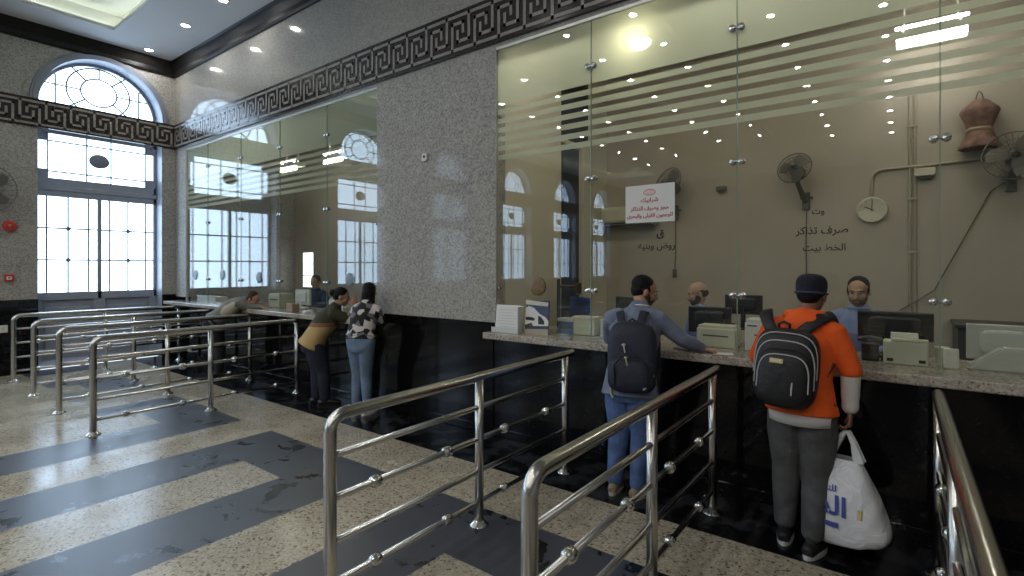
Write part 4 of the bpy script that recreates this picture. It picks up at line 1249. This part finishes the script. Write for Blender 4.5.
tube(bm, [el.lerp(wr, .80), el.lerp(wr, .90)], [.045, .044], seg=16)
obj('white_sleeve', bm, M_wht, p2, True)
bm = BM()
pl = V((-.49, 3.65, .92))-O2
tube(bm, [pl+V((0, 0, -.125)), pl+V((0, 0, -.055))], [(.186, .146), (.190, .150)], side=(.985, -.12, 0), seg=26, cap=False)
obj('white_hem', bm, M_wht, p2, True)

# olive shirt woman
def band_shirt():
    m, nt, b, out = new_mat('olive_over_tan_shirt')
    tc = nt.nodes.new('ShaderNodeTexCoord'); sp = nt.nodes.new('ShaderNodeSeparateXYZ'); nt.links.new(tc.outputs['Object'], sp.inputs[0])
    r = nt.nodes.new('ShaderNodeValToRGB'); r.color_ramp.interpolation = 'CONSTANT'
    e = r.color_ramp.elements; e[0].color = (.50, .35, .15, 1); e[1].position = .5; e[1].color = (.24, .115, .07, 1)
    x = e.new(.55); x.color = (.040, .040, .018, 1)
    mr = nt.nodes.new('ShaderNodeMapRange'); mr.inputs['From Min'].default_value = .50; mr.inputs['From Max'].default_value = 1.50
    nt.links.new(sp.outputs['Z'], mr.inputs['Value']); nt.links.new(mr.outputs['Result'], r.inputs['Fac']); nt.links.new(r.outputs['Color'], b.inputs['Base Color'])
    b.inputs['Roughness'].default_value = .85
    return m
J = dict(pel=(-5.97, 3.74, .80), wai=(-5.93, 3.79, .92), che=(-5.86, 3.88, 1.08), nek=(-5.80, 3.96, 1.24), hed=(-5.755, 4.02, 1.365),
         face=(.65, .62, -.30), hs=(.82, -.57, 0), cs=(.82, -.55, 0),
         rsh=(-5.69, 3.86, 1.18), rel=(-5.60, 3.98, 1.10), rwr=(-5.50, 4.02, 1.24), lsh=(-5.98, 3.98, 1.18), lel=(-5.92, 4.07, 1.135), lwr=(-5.72, 4.10, 1.13),
         rkn=(-5.82, 3.80, .44), ran=(-5.80, 3.80, .09), lkn=(-6.00, 3.82, .44), lan=(-5.97, 3.79, .09), rtoe=(.5, .8, 0), ltoe=(.4, .9, 0))
p3, O3 = person('woman in an olive and tan shirt and dark jeans leaning on the left counter', (-5.97, 3.80), J,
       dict(skin=M_skinA, shirt=band_shirt(), trousers=M_denimdark, shoe=M_bplast, hair=M_hair), vox=.006, rh=dict(d=(.1, .1, 1), n=(-.7, .3, 0), t=(0, -1, 0), curl=.3), lh=dict(d=(1, .1, 0), curl=.3),
       hair='bun', sleeve='short', collar=False, jacket_low=.06, girth=1.12, slim=.95, loose=1.7, trouser_loose=1.15)
# floral blouse woman
def floral():
    m, nt, b, out = new_mat('black_and_white_print')
    tc = nt.nodes.new('ShaderNodeTexCoord'); v = nt.nodes.new('ShaderNodeTexVoronoi'); v.inputs['Scale'].default_value = 15
    n = nt.nodes.new('ShaderNodeTexNoise'); n.inputs['Scale'].default_value = 9
    nt.links.new(tc.outputs['Object'], v.inputs['Vector']); nt.links.new(tc.outputs['Object'], n.inputs['Vector'])
    sep = nt.nodes.new('ShaderNodeSeparateColor'); nt.links.new(v.outputs['Color'], sep.inputs['Color'])
    r = nt.nodes.new('ShaderNodeValToRGB'); r.color_ramp.interpolation = 'CONSTANT'
    e = r.color_ramp.elements; e[0].color = (.008, .008, .01, 1); e[1].position = .45; e[1].color = (.62, .57, .53, 1); x = e.new(.8); x.color = (.16, .15, .16, 1)
    nt.links.new(sep.outputs[0], r.inputs['Fac']); nt.links.new(r.outputs['Color'], b.inputs['Base Color'])
    b.inputs['Roughness'].default_value = .8
    return m
J = dict(pel=(-5.05, 3.78, .90), wai=(-5.06, 3.80, 1.02), che=(-5.09, 3.86, 1.16), nek=(-5.13, 3.93, 1.315), hed=(-5.16, 3.985, 1.435),
         face=(-.65, .70, -.35), hs=(.97, .22, 0), cs=(.96, .25, 0),
         rsh=(-4.95, 3.95, 1.25), rel=(-5.00, 4.05, 1.08), rwr=(-5.22, 4.11, 1.14), lsh=(-5.26, 3.87, 1.25), lel=(-5.40, 3.93, 1.12), lwr=(-5.42, 4.07, 1.14),
         rkn=(-5.05, 3.86, .47), ran=(-5.06, 3.88, .09), lkn=(-5.19, 3.84, .47), lan=(-5.22, 3.84, .09), rtoe=(-.2, 1, 0), ltoe=(-.5, .8, 0))
p4, O4 = person('long-haired woman in black and white blouse and pale jeans at the counter end', (-5.12, 3.84), J,
       dict(skin=M_skinA, shirt=floral(), trousers=M_denimlight, shoe=mat('white_trainer', (.82, .81, .78), .6), hair=M_hair), vox=.006, rh=dict(d=(-1, .2, 0), curl=.3), lh=dict(d=(-.2, 1, 0), curl=.3),
       hair='long', collar=False, jacket_low=-.05, slim=.9, loose=2.0, shirt_name='blouse', trouser_loose=.95)
bm = BM()
Mh4 = frame(V((-5.16, 3.985, 1.435))-O4, (-.65, .70, -.35))
tube(bm, [Mh4 @ V((.06*math.cos(a), -.075, .065+.02*math.sin(a))) for a in [PI*i/8 for i in range(9)]], .007, seg=6)
obj('hair_clip', bm, mat('pale_hair_clip', (.55, .5, .42), .5), p4, True)
# person bending right over the left counter
M_vest = Mt('grey_green_jacket', (.19, .20, .175), .85, var=.2, scale=8, bump=.3, bscale=16)
J = dict(pel=(-8.56, 3.68, .92), wai=(-8.48, 3.77, 1.02), che=(-8.36, 3.88, 1.13), nek=(-8.24, 3.99, 1.215), hed=(-8.12, 4.055, 1.245),
         face=(.78, .38, -.50), hs=(.72, -.69, 0), cs=(.70, -.71, 0),
         rsh=(-8.17, 3.84, 1.18), rel=(-8.14, 3.99, 1.13), rwr=(-7.97, 4.09, 1.135), lsh=(-8.42, 4.06, 1.17), lel=(-8.30, 4.13, 1.14), lwr=(-8.08, 4.13, 1.14), up=(.3, .2, 1),
         rkn=(-8.50, 3.74, .49), ran=(-8.52, 3.72, .09), lkn=(-8.68, 3.80, .49), lan=(-8.70, 3.78, .09), rtoe=(.5, .8, 0), ltoe=(.4, .9, 0))
p5, O5 = person('grey-jacketed person bent low over the left counter near the arched window', (-8.74, 3.72), J,
       dict(skin=M_skinA, shirt=M_vest, trousers=mat('black_trousers', (.012, .012, .014), .85), shoe=M_bplast, hair=mat('dark_brown_hair', (.05, .03, .02), .6, spec=.2)), vox=.007, rh=dict(d=(1, .1, 0), curl=.3), lh=dict(d=(1, .1, 0), curl=.3),
       hair='short', collar=False, jacket_low=.02, loose=1.8, shirt_name='jacket')
bm = BM()
a, b = V((-8.40, 3.71, 1.00))-O5, V((-8.20, 3.84, 1.16))-O5
tube(bm, [a, a.lerp(b, .5), b], [(.05, .07), (.085, .10), (.06, .07)], seg=16)
obj('cream_panel', bm, mat('cream_jacket_panel', (.52, .47, .36), .85), p5, True)

# ticket clerks, seated behind the glass
def clerk(label, x, y, z, face, rz_side, shirt, hair, beard, chair_label, lean=.08, head_off=(0, 0), skin=M_skinA):
    """z: head centre height; the clerk faces the hall (-y)"""
    f = V((face[0], face[1], 0)).normalized()
    s = V((f.y, -f.x, 0))
    seat = z-.74
    B = V((x, y, 0)) - f*.06
    def P(a, b, c): q = B + f*a + s*b; return (q.x, q.y, c)
    J = dict(pel=P(-.02, 0, seat+.08), wai=P(-.01, 0, seat+.22), che=P(.02, 0, seat+.42), nek=P(.045, 0, seat+.595), hed=P(.075+head_off[0], head_off[1], z),
             face=face, hs=tuple(s), cs=tuple(s), rsh=P(.03, .185, seat+.545), rel=P(.10, .235, seat+.30), rwr=P(.33, .15, seat+.28), lsh=P(.03, -.185, seat+.545), lel=P(.10, -.235, seat+.30), lwr=P(.33, -.15, seat+.28),
             rkn=P(.40, .12, seat+.06), ran=P(.38, .12, FZ+.09), lkn=P(.40, -.12, seat+.06), lan=P(.38, -.12, FZ+.09), rtoe=tuple(f), ltoe=tuple(f))
    c = office_chair(chair_label, B.x, B.y, math.atan2(f.y, f.x)-PI/2, mat('black_chair_fabric', (.015, .015, .017), .8), max(.3, seat-.065-FZ))
    return person(label, (B.x, B.y, FZ), J, dict(skin=skin, shirt=shirt, trousers=M_denimdark, shoe=M_bplast, hair=M_hair if hair != 'fringe' else M_hairg, beard=M_stub if hair == 'short' else M_beard), vox=.006,
                  hair=hair, beard=beard, sit=True, jacket_low=.0, loose=1.2)
M_lb = Mt('pale_blue_uniform_shirt', (.22, .28, .46), .8, bump=.25, bscale=16)
M_stub = mat('stubble_tone', (.17, .10, .07), .7)
M_skinC = mat('light_tan_skin', (.46, .28, .185), .5, var=.05, scale=20)
clerk('bald bearded ticket clerk in a pale blue shirt, head turned toward the leaning man', -1.61, 5.25, 1.487, (-.80, -.60, -.22), 0, M_lb, 'fringe', True, 'black office chair under the bald ticket clerk', skin=M_skinC)
clerk('dark-haired ticket clerk in a pale blue shirt facing the orange-hooded man', -.27, 5.10, 1.550, (-.10, -1, -.22), 0, M_lb, 'short', True, 'black office chair under the dark-haired ticket clerk', skin=M_skinC)
clerk('dim seated clerk in dark blue behind the left glass by the bright far window', -8.45, 5.35, 1.48, (.35, -.9, -.25), 0, Mt('dark_blue_shirt', (.05, .075, .14), .85), 'short', False, 'black office chair behind the left glass screen', skin=M_skinC)

# ------------------------------------------------------------------ bags
M_navybag = mat('navy_backpack_nylon', (.012, .015, .034), .6, var=.25, scale=10, bump=.3, bscale=20)
M_blackbag = mat('black_backpack_nylon', (.008, .008, .009), .55, bump=.3, bscale=20)
M_pip = mat('grey_white_piping', (.45, .45, .45), .5)
M_zip = mat('pale_zip_pull', (.50, .48, .40), .4)
# navy one: local -Y is the outer face
def pack_shape(bm, w, d, h):
    ell(bm, (0, 0, h*.5), (w*.5, d*.5, h*.5), e1=.55, e2=.55, seg=28, rings=20)
rzn = math.radians(19)
t = thing('backpack', 'slim navy backpack hanging low on the back of the man in blue denim', 'backpack', (-1.535, 3.475, .86), rzn)
bm = BM(); pack_shape(bm, .35, .18, .50); ell(bm, (0, -.02, .12), (.172, .10, .13), e1=.6, e2=.6)
bm.transform(Matrix.Rotation(-.15, 4, 'X'))
obj('body', bm, M_navybag, t, True)
bm = BM(); tube(bm, [(-.11, -.10, .06), (-.115, -.10, .20), (-.06, -.11, .27), (.06, -.11, .27), (.115, -.10, .20), (.11, -.10, .06)], .007, seg=6); obj('pocket_seam', bm, mat('black_zip', (.006, .006, .008), .5), t, True)
bm = BM(); tube(bm, [(-.03, .06, .43), (-.035, .055, .49), (0, .05, .515), (.035, .055, .49), (.03, .06, .43)], .009, seg=8); obj('top_loop', bm, M_navybag, t, True)
for x, z in ((-.05, .34), (-.035, .25)):
    bm = BM(); tube(bm, [(x, -.07, z), (x+.01, -.085, z-.05)], [.006, .004], seg=6); ell(bm, (x, -.07, z), (.014, .008, .010)); obj('zip_pull', bm, M_zip, t, True)
bm = BM(); tube(bm, [(.13, -.05, .20), (.155, -.06, .13), (.13, -.075, .07), (.09, -.10, .04)], .007, seg=8); obj('hanging_strap', bm, mat('pale_grey_webbing', (.40, .40, .37), .7), t, True)
bm = BM(); tube(bm, [(-.14, .0, .06), (-.145, -.01, -.02), (-.13, -.02, -.05)], [(.012, .005)]*3, seg=8); obj('hanging_buckle', bm, M_zip, t, True)
for s in (-1, 1):
    bm = BM()
    pts = [(s*.06, .075, .42), (s*.085, .105, .50), (s*.10, .165, .555), (s*.115, .27, .53), (s*.135, .36, .44), (s*.165, .36, .30), (s*.165, .26, .17), (s*.13, .08, .08)]
    if s > 0: pts = [(.05, .075, .42), (.06, .105, .50), (.075, .165, .56), (.09, .28, .54), (.12, .37, .44), (.16, .37, .30), (.165, .27, .17), (.13, .08, .08)]
    tube(bm, pts, [(.030, .006)]*8, side=(1, 0, 0), seg=10); obj('shoulder_strap', bm, M_navybag, t, True)
# black one with pale piping
t = thing('backpack', 'bulky black backpack with pale piping worn over the orange hooded top', 'backpack', (-.565, 3.485, .90), math.radians(2))
TI = Matrix.Rotation(-.10, 4, 'X') @ Matrix.Rotation(.06, 4, 'Y')
bm = BM(); pack_shape(bm, .35, .24, .48); bm.transform(TI); obj('body', bm, M_blackbag, t, True)
bm = BM(); ell(bm, (0, -.075, .185), (.150, .095, .175), e1=.6, e2=.6, seg=24, rings=16); bm.transform(TI); pk = obj('front_pocket', bm, M_blackbag, t, True)
def arc_on(w, z0, ztop, y, r, parent, n=18):
    bm = BM()
    pts = []
    for i in range(n+1):
        a = PI*i/n
        x = -w*math.copysign(abs(math.cos(a))**.6, math.cos(a)); z = z0+(ztop-z0)*abs(math.sin(a))**.5
        pts.append(TI @ V((x, y(x, z), z)))
    tube(bm, pts, r, seg=6); obj('piping', bm, M_pip, parent, True)
def sup(cx, cy, cz, rx, ry, rz, e):
    def f(x, z):
        v = max(0.0, 1-min(1, abs((z-cz)/rz))**(2/e))
        hx = v**(e/2) * 1.0
        u = min(1, abs((x-cx)/(rx*max(.05, hx))))
        return cy - ry*hx*max(0, 1-u**(2/e))**(e/2) - .002
    return f
arc_on(.135, .12, .325, sup(0, -.075, .185, .150, .095, .175, .6), .0042, pk)
arc_on(.158, .14, .405, sup(0, 0, .24, .175, .12, .24, .55), .0042, t)
arc_on(.168, .20, .452, sup(0, 0, .24, .175, .12, .24, .55), .0036, t)
bm = BM(); M = TI @ Matrix.Translation((-.035, -.171, .285)); box(bm, -.036, -.003, -.014, .036, .003, .014, .003, M=M); obj('badge', bm, mat('yellow_badge', (.62, .53, .22), .5), pk)
bm = BM(); box(bm, -.028, -.005, -.006, .028, -.003, .006, .001, M=M); obj('badge_print', bm, mat('white_badge_print', (.7, .68, .55), .5), pk)
bm = BM(); M = TI @ Matrix.Translation((.055, -.170, .14)); tube(bm, [M @ V((0, 0, .03)), M @ V((0, -.006, 0)), M @ V((0, -.004, -.04))], [.004, .006, .004], seg=6); obj('zip_pull', bm, M_pip, pk, True)
bm = BM(); tube(bm, [(-.03, .06, .46), (-.03, .05, .50), (0, .045, .515), (.03, .05, .50), (.03, .06, .46)], .009, seg=8); obj('top_loop', bm, M_blackbag, t, True)
for s in (-1, 1):
    bm = BM()
    if s < 0: pts = [(-.07, .10, .44), (-.095, .115, .49), (-.12, .155, .545), (-.125, .24, .565), (-.13, .34, .50), (-.15, .38, .38), (-.18, .30, .22), (-.15, .10, .10)]
    else: pts = [(.08, .10, .44), (.13, .115, .49), (.19, .155, .54), (.245, .24, .555), (.265, .34, .48), (.27, .37, .36), (.24, .30, .22), (.16, .12, .08)]
    tube(bm, pts, [(.034, .008), (.036, .009), (.037, .009), (.036, .009), (.032, .008), (.026, .006), (.016, .004), (.014, .004)], side=(1, 0, 0), seg=10); obj('shoulder_strap', bm, M_blackbag, t, True)
bm = BM(); tube(bm, [(.15, .05, .10), (.21, .10, .19), (.255, .14, .27)], [(.013, .004)]*3, side=(1, 0, 0), seg=8); obj('side_strap', bm, M_blackbag, t, True)

# white plastic carrier bag
def bag_mat():
    m, nt, b, out = new_mat('white_thin_plastic')
    b.inputs['Base Color'].default_value = (.74, .75, .78, 1); b.inputs['Roughness'].default_value = .38
    tc = nt.nodes.new('ShaderNodeTexCoord'); n = nt.nodes.new('ShaderNodeTexNoise'); n.inputs['Scale'].default_value = 7; n.inputs['Detail'].default_value = 4; n.inputs['Distortion'].default_value = 1.2
    nt.links.new(tc.outputs['Object'], n.inputs['Vector'])
    bp = nt.nodes.new('ShaderNodeBump'); bp.inputs['Strength'].default_value = .6; bp.inputs['Distance'].default_value = .04
    nt.links.new(n.outputs['Fac'], bp.inputs['Height']); nt.links.new(bp.outputs['Normal'], b.inputs['Normal'])
    return m
M_bag = bag_mat()
t = thing('carrier_bag', 'full white plastic carrier bag with blue print, hanging from a hand', 'bag', (-.262, 3.70, .10), math.radians(-10))
prof = [(0, .02, .16, .09), (.03, .02, .195, .115), (.10, .025, .205, .125), (.22, .015, .190, .118), (.34, -.005, .160, .098), (.44, -.02, .125, .070), (.50, -.02, .10, .045)]
def bag_mesh():
    bm = BM(); seg = 40; rows = []
    for z, cx, rx, ry in prof:
        row = []
        for k in range(seg):
            a = 2*PI*k/seg
            e = .62
            x = cx+rx*math.copysign(abs(math.cos(a))**e, math.cos(a)); y = ry*math.copysign(abs(math.sin(a))**e, math.sin(a))
            nz = noise.noise(V((x*9, y*9, z*7)))*.014
            zt = z + (.025*x/.2 if z < .05 else 0) - (0.02 if z < .01 and abs(x) < .1 else 0)
            row.append(bm.verts.new((x*(1+nz*3), y*(1+nz*6), zt)))
        rows.append(row)
    for A_, B_ in zip(rows, rows[1:]):
        for k in range(seg): bm.faces.new([A_[k], A_[(k+1) % seg], B_[(k+1) % seg], B_[k]])
    bm.faces.new(rows[0][::-1])
    return mesh_of(bm, [('SUBSURF', dict(levels=2, render_levels=2))])
link('sack', bag_mesh(), M_bag, t, True)
for s in (-1, 1):
    bm = BM()
    tube(bm, [(-.105, s*.03, .485), (-.07, s*.028, .55), (-.02, s*.020, .625), (.0, s*.012, .665), (.015, s*.012, .665), (.045, s*.022, .60), (.075, s*.030, .49)],
         [(.040, .004), (.030, .005), (.016, .006), (.011, .006), (.011, .006), (.014, .005), (.030, .004)], side=(1, 0, 0), seg=10)
    obj('bag_handle', bm, M_bag, t, True)
M_blueink = mat('blue_bag_print', (.05, .07, .30), .5)
def bag_y(x, z):
    for (z0, c0, a0, b0), (z1, c1, a1, b1) in zip(prof, prof[1:]):
        if z0 <= z <= z1 or (z1 == prof[-1][0] and z > z1):
            f = (z-z0)/(z1-z0); c, rx, ry = c0+(c1-c0)*f, a0+(a1-a0)*f, b0+(b1-b0)*f
            u = min(.999, abs((x-c)/rx))
            return -ry*(1-u**(2/.62))**(.62/2)
    return -.1
def bag_text(s, size, x, z, bold):
    me = text_mesh(s, size, .0006, bold=bold)
    for v in me.vertices:
        X, Z = v.co.x+x, v.co.y+z
        v.co = (X, bag_y(X, Z)-.008+v.co.z, Z)
    link('print', me, M_blueink, t)
bag_text(arabic('\u0627\u0644\u062f\u0627\u0631'), .15, -.085, .19, .004)
bag_text(arabic('\u0644\u0644\u062a\u062c\u0627\u0631\u0647'), .05, -.085, .32, .001)
bm = BM()
for i in range(10):
    x0, x1 = -.165+.016*i, -.165+.016*(i+1)
    quad(bm, [(x0, bag_y(x0, .115)-.007, .115), (x1, bag_y(x1, .115)-.007, .115), (x1, bag_y(x1, .145)-.007, .145), (x0, bag_y(x0, .145)-.007, .145)])
obj('print_bar', bm, M_blueink, t)
bm = BM()
tube(bm, [(.10, bag_y(.10, .20)-.003, .20), (.10, bag_y(.10, .25)-.003, .25)], [(.012, .003)]*2, side=(1, 0, 0), seg=8)
obj('printed_spot', bm, mat('yellow_print', (.62, .50, .22), .5), t)
# papers and a phone under the hands on the counters
t = thing('mobile_phone', 'dark phone lying on the counter under the arm of the leaning man', 'phone', (-1.36, 4.06, CT), -.5)
bm = BM(); box(bm, -.075, -.036, .0005, .075, .036, .009, .004, seg=3); obj('case', bm, M_bplast, t)
bm = BM(); box(bm, -.07, -.032, .0088, .07, .032, .0096); obj('screen', bm, M_screen, t)
bm = BM(); box(bm, -.07, -.05, .0003, .07, .05, .0015)
o = obj('paper_slip', bm, M_paper); o.location = (-1.06, 4.05, CT); o.rotation_euler = (0, 0, .3); tag(o, 'white paper slip on the counter by the hand of the leaning man', 'paper')

# ------------------------------------------------------------------ light, sky, camera
w = bpy.data.worlds.new('sky'); S.world = w; w.use_nodes = True
bg = w.node_tree.nodes['Background']; bg.inputs['Color'].default_value = (.80, .90, 1.0, 1); bg.inputs['Strength'].default_value = 1.0
def area(name, loc, rot, sx, sy, power, col):
    l = bpy.data.lights.new(name, 'AREA'); l.shape = 'RECTANGLE'; l.size = sx; l.size_y = sy; l.energy = power; l.color = col
    o = bpy.data.objects.new(name, l); C.objects.link(o); o.location = loc; o.rotation_euler = rot
    return o
def point(name, loc, power, col, r=.06):
    l = bpy.data.lights.new(name, 'POINT'); l.energy = power; l.color = col; l.shadow_soft_size = r
    o = bpy.data.objects.new(name, l); C.objects.link(o); o.location = loc
    return o
cam = bpy.data.cameras.new('camera'); co = bpy.data.objects.new('camera', cam); C.objects.link(co)
co.location = (0, 0, 1.75)
co.rotation_euler = (PI/2, 0, math.atan2(.6, .8))
cam.sensor_width = 36; cam.lens = 517/1024*36; cam.shift_y = -21/1024
cam.clip_start = .05
S.camera = co
S.view_settings.view_transform = 'Standard'; S.view_settings.look = 'None'; S.view_settings.gamma = 1; S.view_settings.use_curve_mapping = False
S.view_settings.exposure = 0.62
cy = S.cycles
cy.use_denoising = True
cy.max_bounces = 10; cy.diffuse_bounces = 4; cy.glossy_bounces = 5; cy.transmission_bounces = 6; cy.transparent_max_bounces = 24
cy.sample_clamp_indirect = 6.0; cy.caustics_reflective = False; cy.caustics_refractive = False
